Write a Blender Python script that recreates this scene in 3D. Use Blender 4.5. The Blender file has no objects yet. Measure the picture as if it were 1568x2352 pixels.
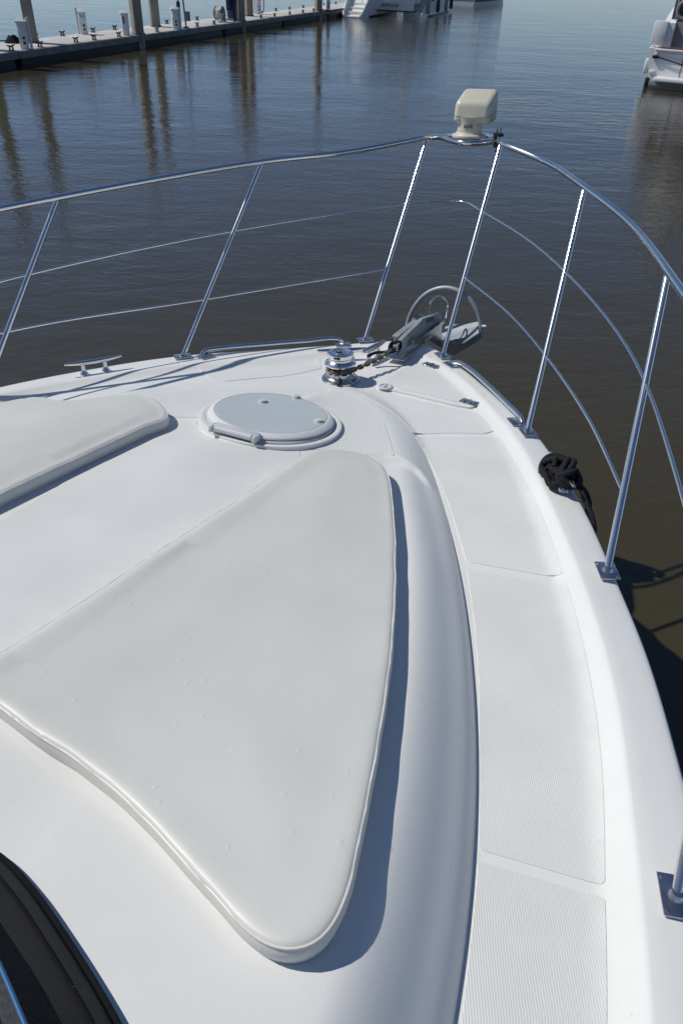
import bpy, bmesh, math, random
import numpy as np
from mathutils import Vector, Matrix, noise
from mathutils.bvhtree import BVHTree
from mathutils.geometry import delaunay_2d_cdt

random.seed(7)
rng = np.random.default_rng(7)
scene = bpy.context.scene
col = scene.collection

# ------------------------------------------------------------------ camera, sky, sun, exposure
F_PX, CX, CY = 1699.0, 784.0, 1176.0          # focal length and centre in a 1568 x 2352 picture
HB = 1.30                                      # camera above the gunwale plane of the yacht
CAM_W = np.array([0.0, 0.0, 3.10])             # camera above the water


def frame(u):
    up = np.array(u, float); up /= np.linalg.norm(up)
    fw = np.array([0, 0, -1.0]); fy = fw - up * fw.dot(up); fy /= np.linalg.norm(fy)
    return np.array([np.cross(fy, up), fy, up])


RW = frame((84, 2264, 1699))
_psi = math.radians(27.0)
RB = np.array([[math.cos(_psi), -math.sin(_psi), 0], [math.sin(_psi), math.cos(_psi), 0], [0, 0, 1]]) @ frame((30, 2700, 1699))
CAM_B = np.array([1.8443 * HB / 1.7, 0, HB])
M_BW = RW @ RB.T
ORG_B = CAM_W - M_BW @ CAM_B
BOAT = Matrix([list(M_BW[i]) + [ORG_B[i]] for i in range(3)] + [[0, 0, 0, 1]])

cam = bpy.data.cameras.new('camera')
cam.sensor_fit = 'VERTICAL'; cam.sensor_height = 36.0; cam.lens = 36.0 * F_PX / 2352.0
cam.clip_start = 0.02; cam.clip_end = 20000
cam_o = bpy.data.objects.new('camera', cam); col.objects.link(cam_o)
cam_o.matrix_world = Matrix([list(RW[i]) + [CAM_W[i]] for i in range(3)] + [[0, 0, 0, 1]])
scene.camera = cam_o

SUN_EL, SUN_AZ = math.radians(48.0), math.radians(285.0)   # azimuth clockwise from +Y, where the sun stands
world = bpy.data.worlds.new('World'); scene.world = world; world.use_nodes = True
wn = world.node_tree; bg = wn.nodes['Background']
sky = wn.nodes.new('ShaderNodeTexSky'); sky.sky_type = 'NISHITA'; sky.sun_disc = False
sky.sun_elevation = SUN_EL; sky.sun_rotation = SUN_AZ; sky.air_density = 1.0; sky.dust_density = 0.0; sky.ozone_density = 1.6; sky.altitude = 3200
tint = wn.nodes.new('ShaderNodeMix'); tint.data_type = 'RGBA'; tint.blend_type = 'MULTIPLY'; tint.inputs['Factor'].default_value = 1.0
tint.inputs['B'].default_value = (.925, .985, 1.085, 1); wn.links.new(sky.outputs[0], tint.inputs['A'])
wn.links.new(tint.outputs['Result'], bg.inputs[0]); bg.inputs[1].default_value = 0.09
sun = bpy.data.lights.new('sun', 'SUN'); sun.energy = 4.1; sun.angle = math.radians(0.53); sun.color = (1.0, 0.955, 0.885)
sun_o = bpy.data.objects.new('sun', sun); col.objects.link(sun_o)
sd = Vector((math.cos(SUN_EL) * math.sin(SUN_AZ), math.cos(SUN_EL) * math.cos(SUN_AZ), math.sin(SUN_EL)))
sun_o.rotation_euler = sd.to_track_quat('Z', 'Y').to_euler(); sun_o.location = (-30, 8, 40)
scene.view_settings.view_transform = 'Standard'; scene.view_settings.look = 'None'
scene.view_settings.exposure = -0.26; scene.view_settings.gamma = 1.0


# ------------------------------------------------------------------ pixel -> place
def B(x, y, z=0.0):
    d = RB @ np.array([x - CX, CY - y, -F_PX]); return CAM_B + (z - CAM_B[2]) / d[2] * d


def W(x, y, z=0.0):
    d = RW @ np.array([x - CX, CY - y, -F_PX]); return CAM_W + (z - CAM_W[2]) / d[2] * d


# ------------------------------------------------------------------ materials
def mat(name, base, rough=0.4, metal=0.0, spec=0.5, var=0.04, vscale=6.0, bump=0.0, bscale=60.0, bdist=0.002, coat=0.0):
    m = bpy.data.materials.new(name); m.use_nodes = True
    nt = m.node_tree; b = nt.nodes['Principled BSDF']
    b.inputs['Roughness'].default_value = rough; b.inputs['Metallic'].default_value = metal
    b.inputs['Specular IOR Level'].default_value = spec; b.inputs['Coat Weight'].default_value = coat
    tc = nt.nodes.new('ShaderNodeTexCoord')
    n = nt.nodes.new('ShaderNodeTexNoise'); n.inputs['Scale'].default_value = vscale; n.inputs['Detail'].default_value = 6
    nt.links.new(tc.outputs['Object'], n.inputs['Vector'])
    r = nt.nodes.new('ShaderNodeMapRange'); r.inputs[1].default_value = .3; r.inputs[2].default_value = .7
    r.inputs[3].default_value = 1 - var; r.inputs[4].default_value = 1 + var
    nt.links.new(n.outputs['Fac'], r.inputs[0])
    mx = nt.nodes.new('ShaderNodeVectorMath'); mx.operation = 'SCALE'; mx.inputs[0].default_value = base
    nt.links.new(r.outputs[0], mx.inputs['Scale']); nt.links.new(mx.outputs[0], b.inputs['Base Color'])
    if bump > 0:
        n2 = nt.nodes.new('ShaderNodeTexNoise'); n2.inputs['Scale'].default_value = bscale; n2.inputs['Detail'].default_value = 4
        nt.links.new(tc.outputs['Object'], n2.inputs['Vector'])
        bp = nt.nodes.new('ShaderNodeBump'); bp.inputs['Strength'].default_value = bump; bp.inputs['Distance'].default_value = bdist
        nt.links.new(n2.outputs['Fac'], bp.inputs['Height']); nt.links.new(bp.outputs[0], b.inputs['Normal'])
    return m


def speckle(m, color, scale, thresh, amount=0.5, lump=3.0):
    """scattered small marks (dirt, drops) on top of the base colour"""
    nt = m.node_tree; b = nt.nodes['Principled BSDF']; src = b.inputs['Base Color'].links[0].from_socket
    tc = nt.nodes.new('ShaderNodeTexCoord'); v = nt.nodes.new('ShaderNodeTexNoise'); v.inputs['Scale'].default_value = scale
    v.inputs['Detail'].default_value = 2; nt.links.new(tc.outputs['Object'], v.inputs['Vector'])
    r = nt.nodes.new('ShaderNodeMapRange'); r.inputs[1].default_value = thresh; r.inputs[2].default_value = thresh + .04
    r.inputs[3].default_value = 0; r.inputs[4].default_value = amount; nt.links.new(v.outputs['Fac'], r.inputs[0])
    mx = nt.nodes.new('ShaderNodeMix'); mx.data_type = 'RGBA'; mx.inputs['B'].default_value = (*color, 1)
    nt.links.new(r.outputs[0], mx.inputs['Factor']); nt.links.new(src, mx.inputs['A']); nt.links.new(mx.outputs['Result'], b.inputs['Base Color'])
    return m


gel = speckle(mat('gelcoat', (.75, .76, .74), .26, var=.035, vscale=2, bump=.03, bscale=9, bdist=.01), (.45, .44, .42), 55, .745, .4)
_nt = gel.node_tree; _b = _nt.nodes['Principled BSDF']; _tc = _nt.nodes.new('ShaderNodeTexCoord'); _n = _nt.nodes.new('ShaderNodeTexNoise')
_n.inputs['Scale'].default_value = 4; _n.inputs['Detail'].default_value = 8; _n.inputs['Roughness'].default_value = .65; _nt.links.new(_tc.outputs['Object'], _n.inputs['Vector'])
_r = _nt.nodes.new('ShaderNodeMapRange'); _r.inputs[1].default_value = .3; _r.inputs[2].default_value = .7; _r.inputs[3].default_value = .24; _r.inputs[4].default_value = .36
_nt.links.new(_n.outputs['Fac'], _r.inputs[0]); _nt.links.new(_r.outputs[0], _b.inputs['Roughness'])
gel_hull = mat('hull gelcoat', (.74, .76, .77), .25, var=.02)
vinyl = mat('pad vinyl', (.638, .650, .610), .42, var=.03, vscale=5, bump=.25, bscale=420, bdist=.0006)
stitch_mat = mat('stitching thread', (.64, .64, .605), .6)
vinyl_trim = mat('pad trim', (.70, .69, .655), .38, var=.02)
chrome = mat('polished stainless', (.78, .77, .755), .19, 1.0, var=.03, vscale=30)
chrome_dull = mat('brushed stainless', (.55, .56, .57), .24, 1.0, var=.12, vscale=40)
galv = mat('galvanised steel', (.33, .355, .37), .5, .25, var=.16, vscale=18, bump=.2, bscale=90)
rust = mat('rusty chain', (.19, .15, .12), .7, .35, var=.4, vscale=60, bump=.5, bscale=200)
white_plastic = mat('white plastic', (.72, .73, .73), .35, var=.02)
knob_plastic = mat('grey white plastic', (.58, .60, .61), .4, var=.03)
cream = mat('aged cream plastic', (.60, .575, .455), .38, var=.05, vscale=8)
black_plastic = mat('black plastic', (.012, .012, .013), .35)
hem_mat = mat('black binding tape', (.012, .013, .015), .95, spec=.1)
black_rope = mat('black rope', (.007, .008, .013), .75, spec=.3, var=.5, vscale=140, bump=1.0, bscale=260, bdist=.004)
hatch_glass = mat('frosted hatch acrylic', (.50, .55, .545), .2, var=.03, vscale=4, coat=.2)
hatch_edge = mat('tan seal', (.42, .36, .28), .6)
concrete = mat('dock concrete', (.52, .50, .47), .85, var=.14, vscale=1.2, bump=.3, bscale=30)
pile_mat = mat('concrete pile', (.27, .25, .20), .8, var=.18, vscale=2.0, bump=.3, bscale=25)
fascia_mat = mat('grey dock fascia', (.18, .19, .175), .8, var=.25, vscale=2.5)
float_mat = mat('black float', (.012, .013, .015), .6)
iron = mat('dark iron', (.045, .045, .05), .5, .6)
pedestal_mat = mat('white pedestal paint', (.72, .73, .74), .4, var=.03)
blue_mat = mat('blue plastic', (.008, .035, .14), .45)
red_mat = mat('red enamel', (.30, .03, .03), .5)
grey_mat = mat('grey casing', (.22, .22, .21), .5, var=.1)
hose_mat = mat('hose', (.42, .41, .38), .6)
cat_white = mat('catamaran white', (.78, .78, .75), .35, var=.05, vscale=1.5)
cat_dark = mat('dark antifoul and painted shade', (.012, .014, .017), .5)
canvas_dark = mat('dark canvas', (.05, .06, .08), .8)
curtain = mat('grey clear curtain', (.16, .17, .185), .3, var=.06, vscale=2)
vinyl_win = mat('smoked window', (.06, .065, .075), .12, var=.1)
ring_mat = mat('white ring', (.35, .35, .34), .5)
teak = mat('red brown trim', (.17, .055, .05), .45)
letter = mat('dark lettering', (.03, .03, .035), .5)
fender_mat = mat('dark fender', (.04, .04, .055), .6)
strap_grey = mat('grey webbing', (.055, .057, .06), .75, var=.3, vscale=90, bump=.6, bscale=300)
strap_blue = mat('blue binding', (.015, .12, .30), .55)
skin_dark = mat('dark glass', (.02, .024, .03), .08)


def nonskid_mat():
    m = mat('nonskid gelcoat', (.70, .715, .695), .45, var=.045, vscale=4)
    nt = m.node_tree; b = nt.nodes['Principled BSDF']; tc = nt.nodes.new('ShaderNodeTexCoord')
    hs = []
    for ang, pitch in ((24, .0048), (-66, .0052)):
        mp = nt.nodes.new('ShaderNodeMapping'); mp.inputs['Rotation'].default_value = (0, 0, -math.radians(ang))
        nt.links.new(tc.outputs['Object'], mp.inputs['Vector'])
        sx = nt.nodes.new('ShaderNodeSeparateXYZ'); nt.links.new(mp.outputs[0], sx.inputs[0])
        ml = nt.nodes.new('ShaderNodeMath'); ml.operation = 'MULTIPLY'; ml.inputs[1].default_value = 2 * math.pi / pitch
        nt.links.new(sx.outputs[0], ml.inputs[0])
        sn = nt.nodes.new('ShaderNodeMath'); sn.operation = 'SINE'; nt.links.new(ml.outputs[0], sn.inputs[0]); hs.append(sn)
    a = nt.nodes.new('ShaderNodeMath'); a.operation = 'MULTIPLY_ADD'; a.inputs[1].default_value = .3
    nt.links.new(hs[1].outputs[0], a.inputs[0]); nt.links.new(hs[0].outputs[0], a.inputs[2])
    bp = nt.nodes.new('ShaderNodeBump'); bp.inputs['Strength'].default_value = .27; bp.inputs['Distance'].default_value = .0008
    nt.links.new(a.outputs[0], bp.inputs['Height']); nt.links.new(bp.outputs[0], b.inputs['Normal'])
    return m


nonskid = nonskid_mat()


def mesh_cover_mat():
    m = mat('black mesh fabric', (.008, .0085, .0095), .5, spec=.25, var=.25, vscale=25)
    nt = m.node_tree; b = nt.nodes['Principled BSDF']; tc = nt.nodes.new('ShaderNodeTexCoord')
    w = []
    for d, s in (('X', 900), ('Y', 1150)):
        t = nt.nodes.new('ShaderNodeTexWave'); t.bands_direction = d; t.inputs['Scale'].default_value = s / 6.283
        nt.links.new(tc.outputs['Object'], t.inputs['Vector']); w.append(t)
    a = nt.nodes.new('ShaderNodeMath'); a.operation = 'MULTIPLY'
    nt.links.new(w[0].outputs['Fac'], a.inputs[0]); nt.links.new(w[1].outputs['Fac'], a.inputs[1])
    bp = nt.nodes.new('ShaderNodeBump'); bp.inputs['Strength'].default_value = .8; bp.inputs['Distance'].default_value = .002
    nt.links.new(a.outputs[0], bp.inputs['Height']); nt.links.new(bp.outputs[0], b.inputs['Normal'])
    b.inputs['Sheen Weight'].default_value = .06; b.inputs['Sheen Roughness'].default_value = .4
    return m


cover_mat = mesh_cover_mat()


def drops(m):
    """sparse dried drop marks on the vinyl"""
    nt = m.node_tree; b = nt.nodes['Principled BSDF']; old = b.inputs['Normal'].links[0].from_socket
    tc = nt.nodes.new('ShaderNodeTexCoord')
    nz = nt.nodes.new('ShaderNodeTexNoise'); nz.inputs['Scale'].default_value = 60; nz.inputs['Detail'].default_value = 2
    nt.links.new(tc.outputs['Object'], nz.inputs['Vector'])
    sc = nt.nodes.new('ShaderNodeMix'); sc.data_type = 'VECTOR'; sc.inputs['Factor'].default_value = .012
    nt.links.new(tc.outputs['Object'], sc.inputs['A']); nt.links.new(nz.outputs['Color'], sc.inputs['B'])
    v = nt.nodes.new('ShaderNodeTexVoronoi'); v.inputs['Scale'].default_value = 38; v.inputs['Randomness'].default_value = 1
    nt.links.new(sc.outputs['Result'], v.inputs['Vector'])
    sp = nt.nodes.new('ShaderNodeSeparateColor'); nt.links.new(v.outputs['Color'], sp.inputs[0])
    size = nt.nodes.new('ShaderNodeMapRange'); size.inputs[1].default_value = .6; size.inputs[2].default_value = 1.0; size.inputs[3].default_value = 0; size.inputs[4].default_value = .30
    nt.links.new(sp.outputs[0], size.inputs[0])
    df = nt.nodes.new('ShaderNodeMath'); df.operation = 'SUBTRACT'; nt.links.new(size.outputs[0], df.inputs[0]); nt.links.new(v.outputs['Distance'], df.inputs[1])
    r = nt.nodes.new('ShaderNodeMapRange'); r.interpolation_type = 'SMOOTHSTEP'; r.inputs[1].default_value = 0; r.inputs[2].default_value = .10
    nt.links.new(df.outputs[0], r.inputs[0])
    bp = nt.nodes.new('ShaderNodeBump'); bp.inputs['Strength'].default_value = .34; bp.inputs['Distance'].default_value = .0011
    nt.links.new(r.outputs[0], bp.inputs['Height']); nt.links.new(old, bp.inputs['Normal'])
    nt.links.new(bp.outputs[0], b.inputs['Normal'])


drops(vinyl)


def water_mat():
    m = bpy.data.materials.new('muddy river water'); m.use_nodes = True
    nt = m.node_tree; b = nt.nodes['Principled BSDF']
    b.inputs['Base Color'].default_value = (.050, .0415, .0195, 1); b.inputs['Roughness'].default_value = .045
    b.inputs['IOR'].default_value = 1.34; b.inputs['Specular IOR Level'].default_value = 1.0
    g = nt.nodes.new('ShaderNodeNewGeometry')
    prev = None
    for scale, rot, stretch, dist, strength, detail in ((.45, 20, .5, .05, .5, 3), (2.6, -15, .5, .022, .6, 5), (11.0, 10, .55, .0085, .6, 4)):
        mp = nt.nodes.new('ShaderNodeMapping'); mp.inputs['Rotation'].default_value = (0, 0, math.radians(rot))
        mp.inputs['Scale'].default_value = (stretch, 1, 1); nt.links.new(g.outputs['Position'], mp.inputs['Vector'])
        n = nt.nodes.new('ShaderNodeTexNoise'); n.inputs['Scale'].default_value = scale; n.inputs['Detail'].default_value = detail
        n.inputs['Distortion'].default_value = .4; nt.links.new(mp.outputs[0], n.inputs['Vector'])
        bp = nt.nodes.new('ShaderNodeBump'); bp.inputs['Strength'].default_value = strength; bp.inputs['Distance'].default_value = dist
        nt.links.new(n.outputs['Fac'], bp.inputs['Height'])
        if scale > 1:                                # calmer and livelier patches
            pn = nt.nodes.new('ShaderNodeTexNoise'); pn.inputs['Scale'].default_value = .16 if scale < 5 else .3; pn.inputs['Detail'].default_value = 4
            nt.links.new(mp.outputs[0], pn.inputs['Vector']); pr_ = nt.nodes.new('ShaderNodeMapRange'); pr_.inputs[1].default_value = .35; pr_.inputs[2].default_value = .65
            pr_.inputs[3].default_value = strength * .45; pr_.inputs[4].default_value = min(1, strength * 1.5)
            nt.links.new(pn.outputs['Fac'], pr_.inputs[0]); nt.links.new(pr_.outputs[0], bp.inputs['Strength'])
        if prev: nt.links.new(prev.outputs[0], bp.inputs['Normal'])
        prev = bp
    nt.links.new(prev.outputs[0], b.inputs['Normal'])
    return m


water = water_mat()

# ------------------------------------------------------------------ mesh helpers
BASE = {}                                       # object name -> base point its mesh is relative to


def link(name, verts, faces, m, parent=None, smooth=45):
    base = BASE.get(parent.name, np.zeros(3)) if parent else np.zeros(3)
    v = np.asarray(verts, float) - base
    me = bpy.data.meshes.new(name); me.from_pydata(v.tolist(), [], [list(map(int, f)) for f in faces]); me.update()
    if m: me.materials.append(m)
    if smooth:
        me.shade_smooth(); me.set_sharp_from_angle(angle=math.radians(smooth))
    o = bpy.data.objects.new(name, me); col.objects.link(o)
    if parent: o.parent = parent; BASE[o.name] = base
    return o


def thing(name, label, cat, base=(0, 0, 0), matrix=None, group=None):
    o = bpy.data.objects.new(name, None); col.objects.link(o); o.empty_display_size = .1
    o.matrix_world = (matrix or Matrix()) @ Matrix.Translation(Vector(base))
    BASE[o.name] = np.array(base, float); return tag(o, label, cat, group)


def tag(o, label=None, cat=None, group=None, kind=None):
    if label: o['label'] = label
    if cat: o['category'] = cat
    if group: o['group'] = group
    if kind: o['kind'] = kind
    return o


class G:
    """collects shapes into one mesh"""
    def __init__(self): self.v = []; self.f = []
    def add(self, vs, fs):
        n = len(self.v); self.v += [list(map(float, p)) for p in vs]; self.f += [[i + n for i in f] for f in fs]; return self
    def build(self, name, m, parent=None, smooth=45): return link(name, self.v, self.f, m, parent, smooth)
    def tube(self, pts, r, n=10, cap=True, closed=False):
        P = [np.array(p, float) for p in pts]; k = len(P)
        rs = r if hasattr(r, '__len__') else [r] * k
        T = []
        for i in range(k):
            a = P[(i - 1) % k] if (closed or i) else P[0]; b = P[(i + 1) % k] if (closed or i < k - 1) else P[-1]
            t = b - a; T.append(t / (np.linalg.norm(t) + 1e-12))
        u = np.cross(T[0], [0, 0, 1.0]);
        if np.linalg.norm(u) < 1e-3: u = np.cross(T[0], [1.0, 0, 0])
        u /= np.linalg.norm(u); vs = []; fs = []
        for i in range(k):
            u = u - T[i] * u.dot(T[i]); u /= np.linalg.norm(u); w = np.cross(T[i], u)
            for j in range(n):
                a = 2 * math.pi * j / n; vs.append(P[i] + rs[i] * (math.cos(a) * u + math.sin(a) * w))
        for i in range(k if closed else k - 1):
            i2 = (i + 1) % k
            for j in range(n):
                j2 = (j + 1) % n; fs.append([i * n + j, i * n + j2, i2 * n + j2, i2 * n + j])
        if cap and not closed: fs.append(list(range(n))[::-1]); fs.append([(k - 1) * n + j for j in range(n)])
        return self.add(vs, fs)
    def lathe(self, prof, c=(0, 0, 0), n=32, ax=None):
        vs = []; fs = []; k = len(prof); c = np.array(c, float)
        A = np.eye(3) if ax is None else np.array(ax)            # rows: x, y, z axes
        for r, z in prof:
            for j in range(n):
                a = 2 * math.pi * j / n; vs.append(c + r * math.cos(a) * A[0] + r * math.sin(a) * A[1] + z * A[2])
        for i in range(k - 1):
            for j in range(n):
                j2 = (j + 1) % n; fs.append([i * n + j, i * n + j2, (i + 1) * n + j2, (i + 1) * n + j])
        fs.append(list(range(n))[::-1]); fs.append([(k - 1) * n + j for j in range(n)])
        return self.add(vs, fs)
    def box(self, c, s, ax=None, bevel=0.0, seg=2):
        bm = bmesh.new(); bmesh.ops.create_cube(bm, size=1.0)
        for v in bm.verts: v.co = Vector((v.co.x * s[0], v.co.y * s[1], v.co.z * s[2]))
        if bevel: bmesh.ops.bevel(bm, geom=bm.edges[:], offset=bevel, segments=seg, affect='EDGES', profile=.5)
        A = np.eye(3) if ax is None else np.array(ax); c = np.array(c, float)
        bm.verts.index_update()
        vs = [c + v.co.x * A[0] + v.co.y * A[1] + v.co.z * A[2] for v in bm.verts]; fs = [[v.index for v in f.verts] for f in bm.faces]
        bm.free(); return self.add(vs, fs)
    def prism(self, poly, o, ex, ey, ez, h0, h1):
        """polygon in the (ex, ey) plane extruded along ez from h0 to h1"""
        o, ex, ey, ez = [np.array(a, float) for a in (o, ex, ey, ez)]; n = len(poly)
        vs = [o + x * ex + y * ey + h0 * ez for x, y in poly] + [o + x * ex + y * ey + h1 * ez for x, y in poly]
        fs = [list(range(n))[::-1], list(range(n, 2 * n))] + [[i, (i + 1) % n, n + (i + 1) % n, n + i] for i in range(n)]
        return self.add(vs, fs)


def axes(fwd, up=(0, 0, 1)):
    y = np.array(fwd, float); y /= np.linalg.norm(y); z = np.array(up, float)
    x = np.cross(y, z); x /= np.linalg.norm(x); z = np.cross(x, y); return np.array([x, y, z])


def spline(pts, n, closed=False):
    P = np.array(pts, float); k = len(P); out = []
    if closed: idx = lambda i: P[i % k]; segs = k
    else:
        ext = np.vstack([2 * P[0] - P[1], P, 2 * P[-1] - P[-2]]); idx = lambda i: ext[i + 1]; segs = k - 1
    for i in range(segs):
        a, b, c, d = idx(i - 1), idx(i), idx(i + 1), idx(i + 2)
        # centripetal Catmull-Rom
        t1 = max(np.linalg.norm(b - a) ** .5, 1e-6); t2 = t1 + max(np.linalg.norm(c - b) ** .5, 1e-6); t3 = t2 + max(np.linalg.norm(d - c) ** .5, 1e-6)
        for t in np.linspace(t1, t2, 24, endpoint=False):
            A1 = (t1 - t) / t1 * a + t / t1 * b; A2 = (t2 - t) / (t2 - t1) * b + (t - t1) / (t2 - t1) * c; A3 = (t3 - t) / (t3 - t2) * c + (t - t2) / (t3 - t2) * d
            B1 = (t2 - t) / t2 * A1 + t / t2 * A2; B2 = (t3 - t) / (t3 - t1) * A2 + (t - t1) / (t3 - t1) * A3
            out.append((t2 - t) / (t2 - t1) * B1 + (t - t1) / (t2 - t1) * B2)
    out.append(P[0] if closed else P[-1]); out = np.array(out)
    L = np.concatenate([[0], np.cumsum(np.linalg.norm(np.diff(out, axis=0), axis=1))])
    s = np.linspace(0, L[-1], n + 1)[:-1] if closed else np.linspace(0, L[-1], n)
    return np.stack([np.interp(s, L, out[:, j]) for j in range(P.shape[1])], 1)


def sstep(a, b, x):
    t = np.clip((x - a) / (b - a), 0, 1); return t * t * (3 - 2 * t)


def offset(c, d, closed=False):
    """curve moved to its left by d (xy)"""
    if closed: t = np.roll(c, -1, 0) - np.roll(c, 1, 0)
    else: t = np.gradient(c, axis=0)
    t = t[:, :2] / (np.linalg.norm(t[:, :2], axis=1, keepdims=True) + 1e-12)
    o = c.copy(); dd = np.asarray(d) if np.ndim(d) else np.full(len(c), d)
    o[:, 0] -= t[:, 1] * dd; o[:, 1] += t[:, 0] * dd; return o


# ------------------------------------------------------------------ water
wv = []; wf = []
w_o = link('water', [(-6000, -6000, 0), (6000, -6000, 0), (6000, 6000, 0), (-6000, 6000, 0)], [[0, 1, 2, 3]], water, smooth=0)
tag(w_o, 'brown muddy river water with small ripples', 'water', kind='structure')

# ------------------------------------------------------------------ the yacht: hull and deck
yacht = thing('motor_yacht', 'white motor yacht foredeck with curved bow rail and round hatch', 'yacht', (0, 0, 0), BOAT)
N = 380


def both(st, apex, po, n=N):
    """full curve, starboard aft round the bow to port aft, n points a side"""
    full = spline(st + [apex] + po[::-1], 3000)
    j = int(np.argmin(np.linalg.norm(full - np.array(apex), axis=1)))
    def rs(c, n):
        L = np.concatenate([[0], np.cumsum(np.linalg.norm(np.diff(c, axis=0), axis=1))]); s = np.linspace(0, L[-1], n)
        return np.stack([np.interp(s, L, c[:, q]) for q in range(2)], 1)
    return np.vstack([rs(full[:j + 1], n), rs(full[j:], n)[1:]])


g_out = both([(1.86, -1.3), (1.84, -.3), (1.80, .3), (1.72, .85), (1.59, 1.28), (1.48, 1.6), (1.35, 1.9), (1.15, 2.32), (.865, 2.785), (.58, 3.1), (.26, 3.42), (.15, 3.50)], (.03, 3.56),
             [(-1.88, -1.3), (-1.86, -.3), (-1.82, .3), (-1.75, .85), (-1.65, 1.28), (-1.52, 1.72), (-1.38, 2.08), (-1.19, 2.42), (-.94, 2.76), (-.61, 3.05), (-.21, 3.39), (-.08, 3.50)])
g_in = both([(1.70, -1.3), (1.69, -.3), (1.66, .3), (1.59, .74), (1.50, 1.12), (1.42, 1.41), (1.29, 1.75), (1.07, 2.21), (.85, 2.61), (.66, 2.87), (.39, 3.17), (.20, 3.31)], (.02, 3.36),
            [(-1.72, -1.3), (-1.70, -.3), (-1.67, .3), (-1.6, .75), (-1.52, 1.2), (-1.42, 1.62), (-1.29, 1.98), (-1.14, 2.23), (-.99, 2.44), (-.76, 2.70), (-.48, 2.95), (-.16, 3.27)])
cre = both([(1.38, -1.3), (1.39, -.3), (1.37, .2), (1.32, .6), (1.25, .91), (1.12, 1.30), (.90, 1.80), (.60, 2.33), (.39, 2.62), (.19, 2.79)], (-.05, 2.87),
           [(-1.42, -1.3), (-1.43, -.3), (-1.42, .2), (-1.38, .6), (-1.31, .91), (-1.18, 1.3), (-1.0, 1.85), (-.83, 2.30), (-.70, 2.49), (-.47, 2.72), (-.25, 2.84)])
ZW = -.052


def zw(c):
    """side deck level: deep cove amidships, nearly flush on the port bow"""
    x, y = c[:, 0], c[:, 1]; t = sstep(-.35, .25, x)
    return (1 - t) * np.interp(y, [1.2, 2.2], [-.052, -.020]) + t * np.interp(y, [1.9, 3.0], [-.052, -.022])


#                                      # side deck level below the gunwale cap


def z_top(y):
    return np.interp(y, [-1.3, -.3, .5, 1.0, 1.5, 2.0, 2.4, 2.87], [.155, .15, .130, .117, .099, .070, .027, -.012])


def ring(c, z): return np.column_stack([c, np.full(len(c), z) if np.ndim(z) == 0 else z])


rows = []
# outside hull from the keel up, gunwale edge, cap, cove, walkway
rows.append(ring(offset(g_out, .85), -2.6)); rows.append(ring(offset(g_out, .55), -1.9)); rows.append(ring(offset(g_out, .22), -.9)); rows.append(ring(offset(g_out, .03), -.16))
for d, z in ((0, -.11), (-.012, -.10), (-.012, -.07), (0, -.06), (0, -.028), (.0025, -.0185), (.009, -.013), (.018, -.0105)):
    rows.append(ring(offset(g_out, d), z))
for t in (.35, .7): rows.append(ring(g_out * (1 - t) + g_in * t, -.0105 + .012 * t))
for d, f in ((-.012, 0), (-.006, .02), (.0, .08), (.008, .22), (.018, .42), (.03, .64), (.042, .82), (.053, .94), (.064, .99), (.075, 1)):
    c = offset(g_in, d); rows.append(ring(c, zw(c) * f))
foot = offset(g_in, .075)
for t in np.linspace(.1, .97, 12): c = foot * (1 - t) + offset(cre, -.012) * t; rows.append(ring(c, zw(c)))
c = offset(cre, -.010); rows.append(ring(c, zw(c))); c = offset(cre, -.004); rows.append(ring(c, zw(c) + .0008))
# trunk: round shoulder rising from the crease
ii = np.arange(2 * N - 1)
wid = np.interp(cre[:, 1], [-1.3, .6, 1.4, 2.2, 2.6, 2.87], [.21, .195, .175, .15, .13, .10])
zcr = zw(cre); Hh = z_top(cre[:, 1]) - zcr
arc_pts = np.array([B(*p, .03)[:2] for p in ((840, 1050), (868, 1053), (920, 1059), (955, 1070), (985, 1092))])


def step_down(c, z, dcre):
    """pads lie in a shallow recess aft of a curved step"""
    x, y = c[:, 0], c[:, 1]; ax = np.abs(x + .0)
    ya = np.interp(ax, arc_pts[:, 0], arc_pts[:, 1])
    s = sstep(ya + .011, ya - .011, y) * sstep(.40, .48, x) * sstep(.012, .075, dcre)
    return z - .020 * s


for f in (.0, .02, .06, .12, .2, .28, .36, .44, .52, .6, .68, .76, .84, .92, 1.0):
    c = offset(cre, wid * f); zz = zcr + Hh * (1 - (1 - f) ** 1.85)
    rows.append(ring(c, step_down(c, zz, wid * f)))
sh = offset(cre, wid)
# spine of the trunk
sp_st = np.column_stack([np.full(N, -.04), np.linspace(-1.3, 2.45, N)]); spine = np.vstack([sp_st, sp_st[::-1][1:]])
for t in (.03, .08, .15, .25, .35, .45, .55, .65, .75, .85, .93, 1.0):
    c = sh * (1 - t) + spine * t
    base = (z_top(cre[:, 1])) * (1 - sstep(0, 1, t)) + z_top(c[:, 1]) * sstep(0, 1, t)
    zz = base + .02 * (1 - (1 - t) ** 2)
    rows.append(ring(c, step_down(c, zz, wid + .1)))
V = np.vstack(rows); K = 2 * N - 1; Fc = []
for r in range(len(rows) - 1):
    a = r * K + np.arange(K - 1); Fc.append(np.stack([a, a + K, a + K + 1, a + 1], 1))
Fc = np.vstack(Fc)
n_hull = 5
hull_f = Fc[:(K - 1) * n_hull]; deck_f = Fc[(K - 1) * n_hull:]
hull = link('hull', V[:K * (n_hull + 1)], hull_f, gel_hull, yacht, 40)
dv = V[K * n_hull:]; deck_faces = deck_f - K * n_hull
deck = link('deck', dv, deck_faces, gel, yacht, 50)
bvh = BVHTree.FromPolygons(dv.tolist(), deck_faces.tolist())


def dz(x, y):
    h = bvh.ray_cast(Vector((x, y, 2)), Vector((0, 0, -1))); return h[0].z if h[0] else 0.0


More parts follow.
